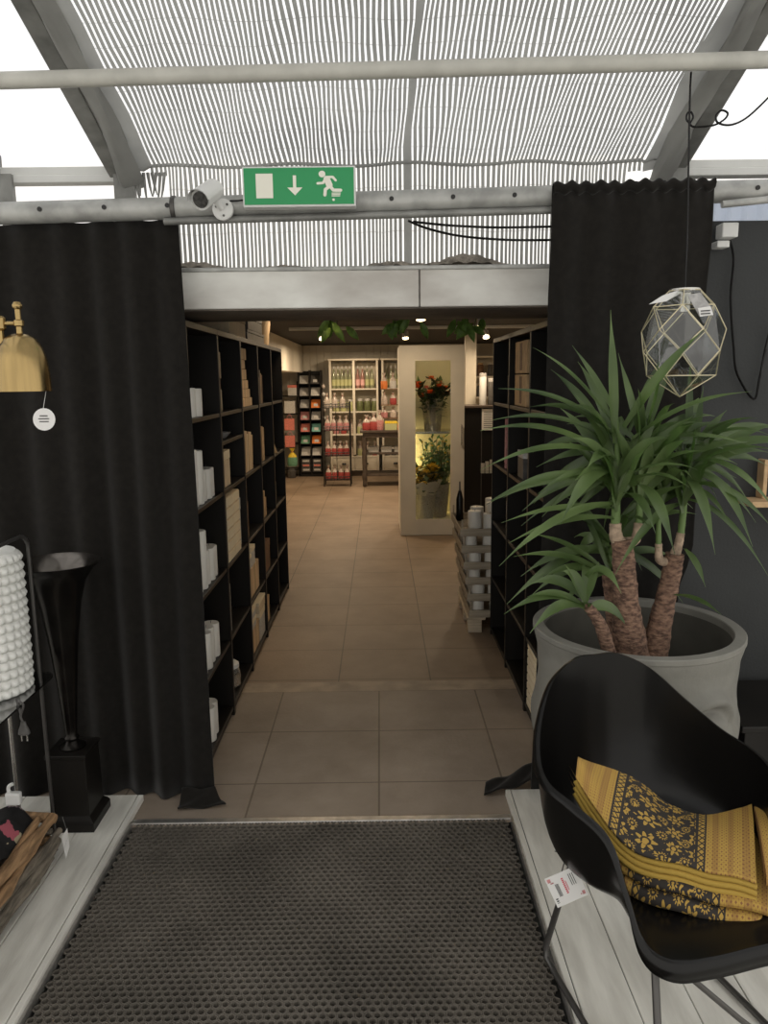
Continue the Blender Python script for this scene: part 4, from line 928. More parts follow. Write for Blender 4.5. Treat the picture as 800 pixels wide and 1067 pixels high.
for j, z in enumerate(zs):
    for k in range(2):
        a = rx0 + .026 + k * (cw - .008); m = colr[j][k]; e = a + cw - .045
        t = thing('napkin_pack', '%s napkin pack %s row up in the %s column of the black rack' % (cn[m], ORD[j], ('corner-side', 'open-side')[k]), 'napkins', ((a + e) / 2, 13.05, z), 'napkin packs on the black rack')
        if j == 0:
            for q in range(3):
                b = MB(); b.box(a, e, 13.0, 13.15, z + .001 + q * .075, z + .07 + q * .075); obj('carton', b, 'dgrey', t, bevel=.002)
                b = MB(); b.box(a + .02, e - .02, 12.998, 13.0, z + .02 + q * .075, z + .05 + q * .075); obj('printed_band', b, ('lgrey', 'coral', 'lgrey')[q], t)
        else:
            b = MB(); b.prism([(13.0, z + .001), (13.02, z + .001), (13.14, z + .125), (13.12, z + .135)], (a, 0, 0), (0, 1, 0), (0, 0, 1), (e - a, 0, 0)); obj('pack', b, m, t)
            b = MB(); b.prism([(13.02, z + .018), (13.022, z + .017), (13.06, z + .060), (13.058, z + .062)], (a + .04, -.004, .006), (0, 1, 0), (0, 0, 1), (e - a - .08, 0, 0)); obj('paper_band', b, 'lgrey', t)
# goods along the bulkhead wall
t = thing('display_stand', 'narrow black display stand against the side wall beside the napkin rack', 'stand', (-1.52, 13.0, 0))
for z in (.12, .55, 1.05, 1.35): b = MB(); b.box(-1.70, -1.38, 12.9, 13.3, z, z + .015); obj('shelf', b, 'black_shelf', t)
for x in (-1.70, -1.40): b = MB(); b.box(x, x + .02, 13.2, 13.3, 0, 1.6); obj('upright', b, 'black_shelf', t)
for k, z in enumerate((.80, .52)):
    x, y = -1.49, 12.84; t = thing('gift_bag', '%s of two coral gift bags hanging at the front of the narrow stand' % ('upper', 'lower')[k], 'bag', (x, y, z), 'coral gift bags')
    b = MB(); b.box(x - .09, x + .07, y - .05, y + .04, z, z + .19); obj('body', b, 'coral', t, bevel=.006)
    b = MB(); b.tube(bez((x - .05, y - .05, z + .19), (x, y - .05, z + .33), (x + .04, y - .05, z + .19)), .006, 6); obj('handle', b, 'pink', t, smooth=60)
boxy('gift_bag', -1.57, -1.40, 12.80, 12.88, 1.08, 1.28, 'lgrey', 'white gift bag above the coral bags on the narrow stand', 'bag')
bag(-1.47, 12.85, .20, .17, .30, 'green', 'yellow', 'green and yellow sweet bag at the foot of the narrow stand', None)
jar(-1.49, 12.86, .0005, .07, .16, 'dgrey', 'dgrey', 'black pot on the floor below the green sweet bag', None)
boxy('tin', -1.52, -1.38, 12.93, 13.05, 1.366, 1.54, 'lgrey', 'pale tin with pink lid on the top shelf of the narrow stand', 'tin', lid='coral')
t = thing('picture_frame', 'white framed print on the side wall under the bulkhead', 'picture', (-1.79, 12.8, 1.55))
b = MB(); b.box(-1.80, -1.775, 12.55, 13.15, 1.30, 1.72); obj('frame', b, 'white_paint', t, bevel=.004)
b = MB(); b.box(-1.775, -1.772, 12.60, 13.10, 1.34, 1.68); obj('print', b, 'lgrey', t)
b = MB(); b.box(-1.42, -1.36, 13.352, 13.3985, 1.4, 1.75); tag(obj('wall_picture', b, 'white_plastic'), 'pale poster edge on the back wall beside the napkin rack', 'poster')
for k in range(5):
    z = .95 + k * .13; x = -.93; t = thing('hanging_trinket', 'small pale trinket hanging %s from the bottom beside the napkin rack' % ORD[k], 'trinket', (x, 12.97, z), 'trinkets beside the napkin rack')
    b = MB(); b.lathe([(0, 0), (.028, .02), (.03, .05), (.01, .075), (0, .076)], (x, 12.97, z), 12); obj('charm', b, ('lgrey', 'film', 'zinc')[k % 3], t, smooth=60)
    b = MB(); b.tube([(x, 12.97, z + .074), (x - .025, 12.975, z + .10)], .002, 5); obj('hook', b, 'zinc', t)

# ------------------------------------------------------------------ lights in the shop
t = thing('track_rail', 'long white ceiling rail with spotlights under the dark shop ceiling', 'track light', (0, 8.8, 2.17))
b = MB(); b.box(-1.0, 2.0, 8.78, 8.81, 2.165, 2.20); obj('rail', b, 'white_plastic', t, bevel=.003)
b = MB(); b.box(-1.2, 1.8, 6.9, 6.92, 2.175, 2.20); obj('second_rail', b, 'white_plastic', t, bevel=.003)
def spot(x, y, z, lab, on=True):
    t = thing('spotlight', lab, 'spotlight', (x, y, z), 'spotlights on the ceiling rail')
    b = MB(); b.tube([(x, y, z + .055), (x, y, z + .02)], .008, 8); obj('stem', b, 'white_plastic', t)
    mt = Matrix.Rotation(math.radians(155), 3, 'X')
    b = MB(); b.lathe([(.02, -.05), (.032, -.04), (.038, .04), (.035, .04), (.03, -.03), (0, -.035)], (x, y, z - .02), 18, mt); obj('housing', b, 'white_plastic', t, smooth=40)
    b = MB(); b.lathe([(.033, .03), (0, .03)], (x, y, z - .02), 18, mt); obj('bulb', b, 'lamp_on', t)
for k, (x, y) in enumerate(((-.63, 8.795), (.3, 8.795), (1.2, 8.795), (1.75, 8.795), (-.4, 6.91), (.9, 6.91))): spot(x, y, 2.12, 'small white spotlight, %s along the ceiling rails' % ORD[k])
def lamp(name, kind, loc, energy, colr_, size=.3, rot=(0, 0, 0), spread=None):
    ld = bpy.data.lights.new(name, kind); ld.energy = energy; ld.color = colr_
    if kind == 'AREA': ld.shape = 'DISK'; ld.size = size
    elif kind == 'SPOT': ld.shadow_soft_size = size; ld.spot_size = 2.4; ld.spot_blend = .8
    else: ld.shadow_soft_size = size
    o = bpy.data.objects.new(name, ld); col.objects.link(o); o.location = loc; o.rotation_euler = rot; return o
WARM = (1, .77, .52)
for k, (x, y, e) in enumerate(((-.6, 5.6, 3), (.3, 7.2, 10), (-.6, 8.6, 20), (1.2, 8.6, 16), (-.7, 10.8, 26), (.7, 10.8, 22), (1.9, 10.5, 16), (-.4, 12.3, 18))):
    lamp('ceiling_light', 'AREA', (x, y, 2.10), e * 1.25, WARM, .18)

def aim(loc, tgt): return (Vector(tgt) - Vector(loc)).to_track_quat('-Z', 'Y').to_euler()
for k, (loc, tgt, e) in enumerate((((.30, 4.6, 2.06), (-.80, 4.3, 1.0), 26), ((.30, 5.6, 2.08), (-.80, 5.1, 1.0), 16), ((-.25, 4.9, 2.08), (.80, 4.2, 1.3), 9))):  # spots added to warm the bookcase goods, not lamps known in the shop
    spot(loc[0], loc[1], loc[2] + .01, 'added fill spotlight over the bookcase passage, %s behind the gutter' % ORD[k])
    lamp('passage_fill_spot', 'SPOT', (loc[0], loc[1], loc[2] - .08), e, WARM, .04, aim(loc, tgt)); bpy.data.lights[-1].spot_size = 1.25
# ------------------------------------------------------------------ vine under the gutter
t = thing('hanging_vine', 'leafy green vine trailing from the ceiling just behind the white gutter', 'plant', (.1, 5.0, 2.1))
b = MB(); b.tube(spline([(-.45, 5.05, 2.10), (-.26, 5.0, 2.02), (-.1, 5.0, 2.06), (.1, 5.0, 2.0), (.3, 5.02, 2.06), (.62, 5.0, 2.0), (.8, 5.0, 2.1)]), .007, 6)
for p0, p1 in (((-.26, 5, 2.02), (-.27, 5, 1.93)), ((.1, 5, 2.0), (.12, 5, 1.9)), ((.62, 5, 2.0), (.6, 5, 1.9))): b.tube([p0, p1], .004, 5)
obj('stem', b, 'stem', t, smooth=60)
rnd = random.Random(4); b = MB()
def vleaf(b, p, d, L_, w):
    p, d = Vector(p), Vector(d).normalized(); s_ = d.cross(Vector((0, -1, .25))).normalized(); k = len(b.v)
    for i in range(7):
        q = i / 6; ww = w * math.sin(PI * min(1, q * 1.02)) ** .8 * (1 - .25 * q); c = p + d * L_ * q + Vector((0, -.02 * math.sin(PI * q), 0))
        b.v += [tuple(c - s_ * ww), tuple(c + Vector((0, .008, 0))), tuple(c + s_ * ww)]
    for i in range(6):
        for j in range(2): b.face((k + i * 3 + j, k + i * 3 + j + 1, k + i * 3 + 4 + j, k + i * 3 + 3 + j))
for c, n, L0 in (((-.25, 5, 1.96), 6, .15), ((.08, 5, 1.95), 5, .13), ((.2, 5, 1.97), 3, .12), ((.60, 5, 1.96), 6, .14), ((.5, 5.05, 1.98), 3, .13)):
    for i in range(n):
        a = rnd.uniform(-.9, .9); vleaf(b, (c[0] + rnd.uniform(-.07, .07), c[1] + rnd.uniform(-.07, .07), c[2] + rnd.uniform(-.02, .05)), (math.sin(a), rnd.uniform(-.5, .3), -math.cos(a)), L0 * rnd.uniform(.7, 1.1), .027)
obj('leaves', b, 'vine_leaf', t, smooth=60)

# ------------------------------------------------------------------ left display
t = thing('floor_lamp', 'brass bell-shaped lamp shade on a slim arm in front of the wide curtain', 'lamp', (-1.60, 2.2, .03))
lx, ly = -1.0, 2.2
prof = [(.010, 1.757), (.024, 1.754), (.042, 1.742), (.057, 1.718), (.066, 1.685), (.070, 1.645), (.072, 1.598)]
b = MB(); b.lathe(prof + [(.069, 1.598), (.067, 1.645), (.063, 1.68), (.054, 1.714), (.04, 1.737), (.01, 1.75)], (lx, ly, 0), 40, cap=False); sh = obj('lamp_shade', b, 'brass', t, smooth=40)
b = MB(); b.lathe([(0, 1.690), (.018, 1.688), (.018, 1.74), (0, 1.741)], (lx, ly, 0), 16); obj('bulb_socket', b, 'black_plastic', sh, smooth=40)
b = MB(); b.lathe([(.009, 1.755), (.009, 1.775), (.014, 1.778), (.014, 1.792), (.008, 1.795), (.008, 1.822), (.013, 1.827), (.014, 1.834), (.009, 1.842), (0, 1.844)], (lx, ly, 0), 16); obj('stem', b, 'brass', t, smooth=40)
b = MB(); b.tube([(lx, ly, 1.785), (-1.6, ly, 1.785)], .006, 8); obj('arm', b, 'brass', t, smooth=50)
b = MB(); b.lathe([(.010, -.02), (.016, -.014), (.016, .014), (.010, .02)], (-1.052, ly, 1.785), 14); b.tube([(-1.052, ly, 1.765), (-1.052, ly, 1.73)], .008, 8); obj('joint', b, 'brass', t, smooth=40)
b = MB(); b.tube([(-1.6, ly, .05), (-1.6, ly, 1.84)], .010, 10); obj('pole', b, 'brass', t, smooth=50)
b = MB(); b.lathe([(.13, .0305), (.13, .045), (.02, .055), (0, .055)], (-1.6, ly, 0), 28); obj('base', b, 'brass', t, smooth=40)
tg = at(46, 437, 2.16)
b = MB(); b.lathe([(.031, -.0008), (.031, .0008)], tg, 24, Matrix.Rotation(PI / 2 - .1, 3, 'X')); g_ = obj('price_tag', b, 'paper', t)
b = MB()
for k, (w, dz) in enumerate(((.022, .010), (.030, .002), (.026, -.006))): b.box(tg.x - w / 2, tg.x + w / 2, tg.y - .0025, tg.y - .0015, tg.z + dz - .0012, tg.z + dz + .0012)
obj('printed_lines', b, 'ink', g_)
b = MB(); b.tube([(lx + .06, ly, 1.60), (tg.x, tg.y, tg.z + .03)], .0007, 4); obj('thread', b, 'paper', t)

t = thing('pedestal', 'black square plinth with flared foot standing on the white planks before the curtain', 'pedestal', (-1.14, 2.61, .0305))
b = MB(); px_, py_ = -1.13, 2.61
def sq(h, z): return [(px_ - h, py_ - h, z), (px_ + h, py_ - h, z), (px_ + h, py_ + h, z), (px_ - h, py_ + h, z)]
lv = [sq(.088, .0305), sq(.088, .062), sq(.082, .072), sq(.070, .085), sq(.068, .30), sq(.074, .305), sq(.074, .318)]
for q in lv: b.v += q
for i in range(len(lv) - 1):
    for k in range(4): b.face((i * 4 + k, i * 4 + (k + 1) % 4, i * 4 + 4 + (k + 1) % 4, i * 4 + 4 + k))
b.face((3, 2, 1, 0)); b.face(tuple(24 + k for k in range(4))); obj('block', b, 'black_shelf', t, bevel=.002)
t = thing('trumpet_vase', 'tall black metal trumpet vase with wide flared rim on the square plinth', 'vase', (px_, py_, .3185))
prof = [(.0, .3185), (.045, .3185), (.046, .325), (.030, .334), (.020, .345), (.026, .356), (.020, .368), (.022, .40), (.034, .55), (.050, .72), (.070, .86), (.092, .94), (.125, .985), (.146, 1.004), (.148, 1.007), (.145, 1.008), (.122, .990), (.088, .946), (.066, .86), (.046, .72), (.03, .55), (0, .50)]
b = MB(); b.lathe(prof[:15], (px_, py_, 0), 48, cap=False); obj('body', b, pm('black_bronze', (.03, .027, .024), .25, metal=.85, noise=(12, .4)), t, smooth=50)
b = MB(); b.lathe(prof[14:], (px_, py_, 0), 48, cap=False); obj('inner_bowl', b, pm('polished_bronze', (.16, .145, .13), .22, metal=.95, noise=(8, .3)), t, smooth=50)

# rack of thin black metal with a smoked glass shelf
t = thing('display_rack', 'thin black metal display rack with a smoked glass shelf under the white vase', 'rack', (-1.32, 1.9, .0305))
for x in (-1.135, -1.5):
    pts = [(x, 2.42, .031), (x, 2.42, 1.10)] + [(x, 2.42 - .05 * (1 - math.cos(a)), 1.10 + .045 * math.sin(a)) for a in (.3, .7, 1.1, 1.5)] + [(x, 1.3, 1.145), (x, 1.25, 1.10), (x, 1.25, .031)]
    b = MB(); b.tube(pts, .0065, 8); obj('side_frame', b, 'dark_steel', t, smooth=50)
b = MB()
for y in (2.42, 1.25): b.tube([(-1.135, y, .628), (-1.5, y, .628)], .005, 6)
obj('cross_bar', b, 'dark_steel', t, smooth=50)
def rrect(x0, x1, y0, y1, r):
    o_ = []
    for cx, cy, a0 in ((x1 - r, y1 - r, 0), (x0 + r, y1 - r, PI / 2), (x0 + r, y0 + r, PI), (x1 - r, y0 + r, 1.5 * PI)):
        for k in range(6): a = a0 + k * PI / 10; o_.append((cx + r * math.cos(a), cy + r * math.sin(a)))
    return o_
b = MB(); b.prism(rrect(-1.56, -1.12, 1.22, 2.52, .05), (0, 0, .6345), (1, 0, 0), (0, 1, 0), (0, 0, .007)); obj('glass_shelf', b, 'smoke_glass', t)
b = MB(); b.tube([(-1.262, 2.445, .031), (-1.262, 2.445, .632)], .007, 8); obj('prop_leg', b, 'zinc', t, smooth=50)

# textured white vase
vx, vy, vr, vz, vh = -1.275, 2.36, .135, .642, .452
t = thing('vase', 'large white ceramic vase with bobbly relief standing on the smoked glass shelf', 'vase', (vx, vy, vz))
NU, NV = 168, 150
def fn(u, v):
    z = vz + vh * v; a = 2 * PI * u; row = v * 15; k = math.floor(row); fr = row - k
    ph = a * 14 + (PI if k % 2 else 0)
    bump = abs(math.cos(ph / 1)) ** .8 * (math.sin(PI * fr)) ** .8 if 0 <= k < 15 else 0
    bump2 = max(0, math.sin(PI * fr)) ** .5
    r = vr - .012 + .006 * bump2 + .009 * bump - .004 * (2 * abs(v - .5)) ** 6
    return (vx + r * math.cos(a), vy + r * math.sin(a), z - .004 * bump)
b = MB(); b.grid(fn, NU, NV, cu=True); b.face([i for i in reversed(range(NU))]); obj('body', b, 'ceramic', t, smooth=70)
b = MB(); b.lathe([(vr - .014, vz + vh - .002), (vr - .02, vz + vh + .005), (vr - .04, vz + vh + .006), (.055, vz + vh - .004), (.05, vz + vh - .02), (0, vz + vh - .02)], (vx, vy, 0), 48, cap=False); obj('rim', b, 'ceramic', t, smooth=40)

t = thing('power_plug', 'black two-pin plug dangling on its cord below the smoked glass shelf', 'plug', (-1.16, 2.28, .60))
q = at(25, 762, 2.24)
b = MB(); b.lathe([(.008, .032), (.010, .02), (.017, .004), (.019, -.008), (.012, -.012), (0, -.012)], q, 14, fn=lambda p, a: Vector((p.x, p.y * .6, p.z))); obj('body', b, 'dgrey', t, smooth=50)
for dx in (-.0085, .0085): b = MB(); b.tube([(q.x + dx, q.y, q.z - .011), (q.x + dx, q.y, q.z - .032)], .0024, 6); obj('pin', b, 'zinc', t)
b = MB(); b.tube(spline([(q.x, q.y, q.z + .03), (q.x - .006, q.y, q.z + .05), (q.x + .006, q.y, q.z + .085), (q.x - .008, q.y, q.z + .095), (q.x - .004, q.y, q.z + .055), (q.x - .02, q.y + .01, q.z + .105)]), .0035, 6); obj('cord', b, 'dgrey', t, smooth=60)

# driftwood basket with floral textile
t = thing('driftwood_basket', 'long rustic basket of driftwood sticks on the white planks at the rack foot', 'basket', (-1.35, 1.9, .0305))
b = MB(); b.box(-1.60, -1.17, 1.3, 2.36, .031, .06); obj('floor_board', b, 'dark_wood', t, bevel=.004)
rnd = random.Random(11)
def stick(p0, p1, r, m, wob=.012):
    p0, p1 = Vector(p0), Vector(p1); n = 16; pts = []; a, c = rnd.uniform(0, 6), rnd.uniform(0, 6)
    for i in range(n + 1):
        q = i / n; p = p0.lerp(p1, q); pts.append(p + Vector((wob * math.sin(q * 5 + a), 0, wob * math.sin(q * 6.5 + c))))
    b = MB(); b.tube(pts, [r * (1 + .22 * math.sin(i * 1.7 + a) + .1 * math.sin(i * 4.1)) * (.7 if i in (0, n) else 1) for i in range(n + 1)], 9); obj('stick', b, m, t, smooth=70)
stick((-1.112, 2.36, .195), (-1.13, 1.32, .215), .021, 'driftwood'); stick((-1.125, 2.34, .165), (-1.115, 1.34, .17), .017, 'driftwood')
stick((-1.10, 2.38, .135), (-1.125, 1.30, .14), .016, 'driftgrey'); stick((-1.12, 2.37, .10), (-1.12, 1.33, .105), .022, 'driftgrey'); stick((-1.115, 2.35, .062), (-1.13, 1.3, .06), .020, 'driftgrey')
stick((-1.15, 2.33, .19), (-1.17, 1.3, .17), .014, 'driftwood'); stick((-1.14, 2.35, .05), (-1.15, 1.35, .08), .018, 'driftgrey')
for k in range(4): stick((-1.115, 2.375, .06 + .038 * k), (-1.62, 2.38, .06 + .038 * k), .018, 'driftwood' if k % 2 else 'driftgrey')
for k in range(4): stick((-1.62, 2.36, .06 + .038 * k), (-1.62, 1.32, .06 + .038 * k), .018, 'driftgrey')
for k in range(4): stick((-1.115, 1.30, .06 + .038 * k), (-1.62, 1.29, .06 + .038 * k), .018, 'driftwood' if k % 2 else 'driftgrey')
g_ = MB(); p = [at(70, 863, 2.36), at(72.5, 882, 2.36), at(68.5, 895, 2.36), at(64.5, 872, 2.36)]; g_.quad(*p); cardo = obj('price_tag', g_, 'paper', t, solid=.001)
g_ = MB(); g_.tube([at(65, 851, 2.37), at(69, 864, 2.36)], .0012, 4); obj('string', g_, 'dgrey', t)
g_ = MB(); cc = (p[0] + p[1] + p[2] + p[3]) / 4
for k in range(4):
    o_ = cc + (p[1] - p[2]) * (.25 - .2 * k) + Vector((0, -.002, 0)); dv = (p[0] - p[3]) * .22; e_ = (p[1] - p[2]) * .05; g_.quad(o_ - dv, o_ + dv, o_ + dv + e_, o_ - dv + e_)
obj('printed_lines', g_, 'grey', cardo)
def fn(u, v):
    x = -1.15 - .42 * u; y = 2.34 - .98 * v
    z = .155 + .095 * min(1, .35 + 4 * u * (1.15 - u) * 1.3) * min(1, 6 * v + .5) + .018 * math.sin(x * 31 + y * 9) + .016 * math.sin(y * 23 + x * 12) + .01 * math.sin(y * 47 - x * 30)
    return (x, y, z)
b = MB(); b.grid(fn, 40, 70); tag(obj('floral_cloth', b, 'cushion', smooth=80, solid=.006), 'black floral printed cloth bundled inside the driftwood basket', 'cloth')
q = at(14, 829, 2.30); t = thing('plug_adapter', 'small white plastic box with a rounded top resting behind the floral cloth', 'adapter', (q.x, q.y, q.z - .03))
b = MB(); b.box(q.x - .024, q.x + .024, q.y - .012, q.y + .012, q.z - .03, q.z + .012); obj('body', b, 'white_plastic', t, bevel=.006)
b = MB(); b.tube(bez((q.x - .012, q.y, q.z + .012), (q.x - .02, q.y, q.z + .035), (q.x + .002, q.y, q.z + .04)), .006, 8); obj('neck', b, 'white_plastic', t, smooth=60)

# ------------------------------------------------------------------ pot with a sleeping face
PX, PY, PR, PZ = .862, 2.50, .341, .776
t = thing('face_pot', 'large grey clay planter with a face in relief holding the yucca', 'plant pot', (PX, PY, .0305))
a0 = math.atan2(-PY, -PX) + .06
prp = [(0, .62), (.08, .70), (.2, .84), (.35, .92), (.5, .975), (.6, .98), (.68, .96), (.78, .945), (.90, .96), (1.0, 1.0)]
def prad(h):
    for (h0, r0), (h1, r1) in zip(prp, prp[1:]):
        if h <= h1: q = (h - h0) / (h1 - h0); q = q * q * (3 - 2 * q); return PR * (r0 + (r1 - r0) * q)
    return PR
def ga(x, s): return math.exp(-(x / s) ** 2)
def relief(a, h):
    d = (a - a0 + PI) % (2 * PI) - PI; r = 0
    for sg in (-1, 1):
        x = (d - sg * .70); y = h - .70
        r += .030 * ga(math.hypot(x * 1.0, (y - .005) * 2.6), .25)              # eyeball under the lid
        r -= .024 * ga(y - (-.055 + .35 * x * x), .015) * ga(x, .28)            # closed lid line
        r += .030 * ga(y - (.125 - .75 * x * x), .032) * ga(x, .36)             # brow
        r -= .024 * ga(y - (.070 - .65 * x * x), .022) * ga(x, .32)             # crease under the brow
        r += .018 * ga(d - sg * .85, .35) * ga(h - .40, .13)                   # cheek
        r += .014 * ga(d - sg * 1.62, .10) * ga(h - .56, .14)                   # ear
    r += .050 * ga(d, .10 + .10 * max(0, .62 - h)) * smoothstep(.36, .46, h) * (1 - smoothstep(.62, .82, h))
    r += .022 * ga(d, .26) * ga(h - .29, .028) + .026 * ga(d, .22) * ga(h - .225, .03) - .014 * ga(d, .26) * ga(h - .258, .012)
    r += .012 * ga(d, .3) * ga(h - .10, .06)
    return r
H0 = PZ - .0305
def fn(u, v):
    a = 2 * PI * u; r = prad(v) + relief(a, v); return (PX + r * math.cos(a), PY + r * math.sin(a) * (1 if math.sin(a) < 0 else .98), .0305 + H0 * v)
b = MB(); b.grid(fn, 200, 110, cu=True); b.face([i for i in reversed(range(200))]); obj('face_wall', b, 'pot', t, smooth=70)
b = MB(); b.lathe([(PR - .001, PZ - .010), (PR + .003, PZ - .004), (PR + .003, PZ + .010), (PR, PZ + .013), (PR - .033, PZ + .013), (PR - .036, PZ + .010), (PR - .038, PZ - .012)], (PX, PY, 0), 90, cap=False); obj('rim', b, 'pot', t, smooth=30)
b = MB(); b.lathe([(PR - .037, PZ - .008), (PR - .042, PZ - .05), (PR - .06, PZ - .24)], (PX, PY, 0), 90, cap=False); obj('inner_wall', b, pm('dark_clay', (.085, .08, .066), .8, noise=(5, .3)), t, smooth=50)  # inner wall in a darker clay tone than the outside
b = MB(); b.lathe([(PR - .058, PZ - .20), (.15, PZ - .17), (0, PZ - .16)], (PX, PY, 0), 60, fn=lambda p, a: p + Vector((0, 0, .006 * math.sin(9 * a) + .004 * math.sin(p.x * 90)))); obj('soil', b, 'soil', t, smooth=60)

# ------------------------------------------------------------------ yucca
t = thing('yucca', 'tall yucca with scarred brown trunks and long green sword leaves in the face pot', 'plant', (.86, 2.45, PZ - .16))
def trunk(name, pts, rad, m='bark'):
    P = spline(pts, 8); n = len(P); b = MB(); N_ = 14; rr = []
    for i in range(n):
        q = i / (n - 1) * (len(rad) - 1); k = min(int(q), len(rad) - 2); rr.append(rad[k] + (rad[k + 1] - rad[k]) * (q - k))
    b.tube(P, [r * (1 + .07 * math.sin(i * 2.6) * .5 + .03 * math.sin(i * 5.1)) for i, r in enumerate(rr)], N_); return obj(name, b, m, t, smooth=70)
zs0 = PZ - .19
trunk('trunk', [(.835, 2.43, zs0), at(655, 668, 2.43), at(652, 630, 2.43), at(650, 590, 2.42), at(648, 562, 2.42)], [.075, .058, .042, .036, .033])
trunk('trunk', [(.90, 2.45, zs0), at(683, 672, 2.46), at(692, 630, 2.47), at(699, 600, 2.48), at(703, 577, 2.48)], [.055, .045, .034, .032, .030])
trunk('trunk', [(.80, 2.50, zs0), at(643, 665, 2.52), at(639, 625, 2.53), at(634, 597, 2.54)], [.045, .038, .030, .024])
trunk('trunk', [(.775, 2.38, zs0), at(630, 664, 2.37), at(622, 645, 2.36), at(612, 632, 2.35)], [.028, .022, .019, .015])
for pts, r in (([at(648, 568, 2.42), at(642, 560, 2.42), at(641, 545, 2.42)], [.024, .021, .018]), ([at(652, 566, 2.42), at(662, 562, 2.43), at(665, 545, 2.44)], [.020, .016, .014]), ([at(703, 578, 2.48), at(707, 566, 2.48), at(709, 555, 2.48)], [.018, .014, .013]), ([at(695, 585, 2.48), at(687, 583, 2.47), at(686, 566, 2.46)], [.016, .014, .011])):
    trunk('scarred_shoot', pts, r, 'scar')
for pts, r in (([at(641, 548, 2.42), at(642, 520, 2.42), at(643, 470, 2.42), at(642, 435, 2.42)], [.016, .013, .010, .006]), ([at(665, 548, 2.44), at(667, 510, 2.44), at(668, 465, 2.44)], [.012, .010, .006]), ([at(709, 558, 2.48), at(713, 520, 2.48), at(716, 470, 2.48)], [.012, .010, .005]), ([at(686, 570, 2.46), at(686, 545, 2.46), at(687, 520, 2.46)], [.010, .008, .005])):
    trunk('green_shoot', pts, r, pm('green_shoot', (.12, .19, .055), .6))

def leaf(b, p0, p2, w, lift=.05, tw=0, n=14):
    p0, p2 = Vector(p0), Vector(p2); mid = (p0 + p2) / 2 + Vector((0, 0, lift)); P = bez(p0, mid, p2, n); k = len(b.v); side = None
    for i, p in enumerate(P):
        q = i / n; tg_ = (P[min(i + 1, n)] - P[max(i - 1, 0)]).normalized(); up = Vector((.25 * math.sin(tw), -.75, .65 + .2 * math.cos(tw * 3)))
        s_ = tg_.cross(up)
        if s_.length < .2: s_ = tg_.cross(Vector((1, 0, .2)))
        s_.normalize()
        if side is not None and s_.dot(side) < 0: s_ = -s_
        side = s_; nn = s_.cross(tg_).normalized()
        ww = w * (.42 + .58 * smoothstep(0, .35, q)) * (1 - smoothstep(.45, 1.0, q) ** 1.4) + .0006
        b.v += [tuple(p - s_ * ww + nn * ww * .35), tuple(p), tuple(p + s_ * ww + nn * ww * .35)]
    for i in range(n):
        for j in range(2): b.face((k + i * 3 + j, k + i * 3 + j + 1, k + i * 3 + 4 + j, k + i * 3 + 3 + j))
PM = .0155
def LV(b, spec):
    for (x0, y0, d0, x1, y1, d1, w, lift, tw) in spec: leaf(b, at(x0, y0, d0), at(x1, y1, d1), w * .0016, lift, tw)
b1, b2, b3 = MB(), MB(), MB()
LV(b1, [(640, 462, 2.40, 636, 323, 2.34, 9.5, .0, 0), (637, 440, 2.41, 555, 362, 2.2, 8, .05, .2), (640, 452, 2.40, 519, 405, 2.1, 9, .07, .1), (626, 452, 2.42, 512, 438, 2.2, 7, .06, .2), (640, 455, 2.42, 552, 424, 2.2, 10, .07, 0),
        (640, 480, 2.41, 500, 449, 2.15, 8, .10, .3), (642, 478, 2.41, 500, 490, 2.1, 7.5, .10, 0), (641, 505, 2.40, 511, 522, 2.15, 9, .10, .4), (636, 492, 2.36, 584, 546, 2.12, 12, .10, .5), (640, 478, 2.36, 611, 489, 2.15, 10, .06, .5),
        (650, 515, 2.36, 683, 556, 2.12, 11, .07, .5), (664, 505, 2.36, 703, 578, 2.08, 12.5, .09, .5), (668, 462, 2.43, 644, 368, 2.40, 8.5, .0, 0), (650, 445, 2.41, 737, 341, 2.20, 10, .05, .3), (658, 458, 2.41, 783, 408, 2.10, 9.5, .06, .2),
        (668, 462, 2.42, 780, 463, 2.2, 7, .05, .1), (643, 525, 2.40, 520, 590, 2.25, 9, .10, .2), (641, 530, 2.41, 522, 545, 2.3, 6, .05, .2), (640, 540, 2.41, 530, 566, 2.3, 7, .06, .3), (645, 440, 2.44, 596, 360, 2.5, 7, .02, 0), (655, 450, 2.44, 690, 372, 2.5, 7, .02, 0),
        (643, 500, 2.40, 560, 515, 2.2, 7, .09, .3), (660, 500, 2.42, 735, 470, 2.25, 7, .05, .3)])
LV(b2, [(716, 470, 2.48, 719, 374, 2.46, 7.5, .0, 0), (720, 478, 2.48, 733, 402, 2.44, 7.5, .0, .2), (716, 465, 2.48, 789, 436, 2.3, 6, .05, .1), (716, 490, 2.48, 812, 470, 2.2, 7.5, .07, .2), (712, 498, 2.46, 745, 578, 2.2, 12, .11, .5), (730, 492, 2.44, 784, 570, 2.2, 11, .09, .5),
        (716, 482, 2.46, 810, 535, 2.1, 10, .11, .4), (716, 505, 2.46, 806, 552, 2.2, 9, .09, .3), (713, 572, 2.46, 735, 612, 2.3, 8, .03, .6), (713, 520, 2.47, 800, 600, 2.2, 7, .10, .3), (710, 525, 2.47, 640, 600, 2.3, 8, .10, .3), (712, 500, 2.49, 640, 455, 2.5, 7, .06, .2),
        (702, 620, 2.42, 752, 641, 2.22, 7, .03, .3), (712, 510, 2.47, 760, 545, 2.3, 7, .07, .3), (690, 520, 2.46, 665, 440, 2.48, 7, .02, 0), (688, 530, 2.46, 715, 450, 2.5, 6, .03, 0)])
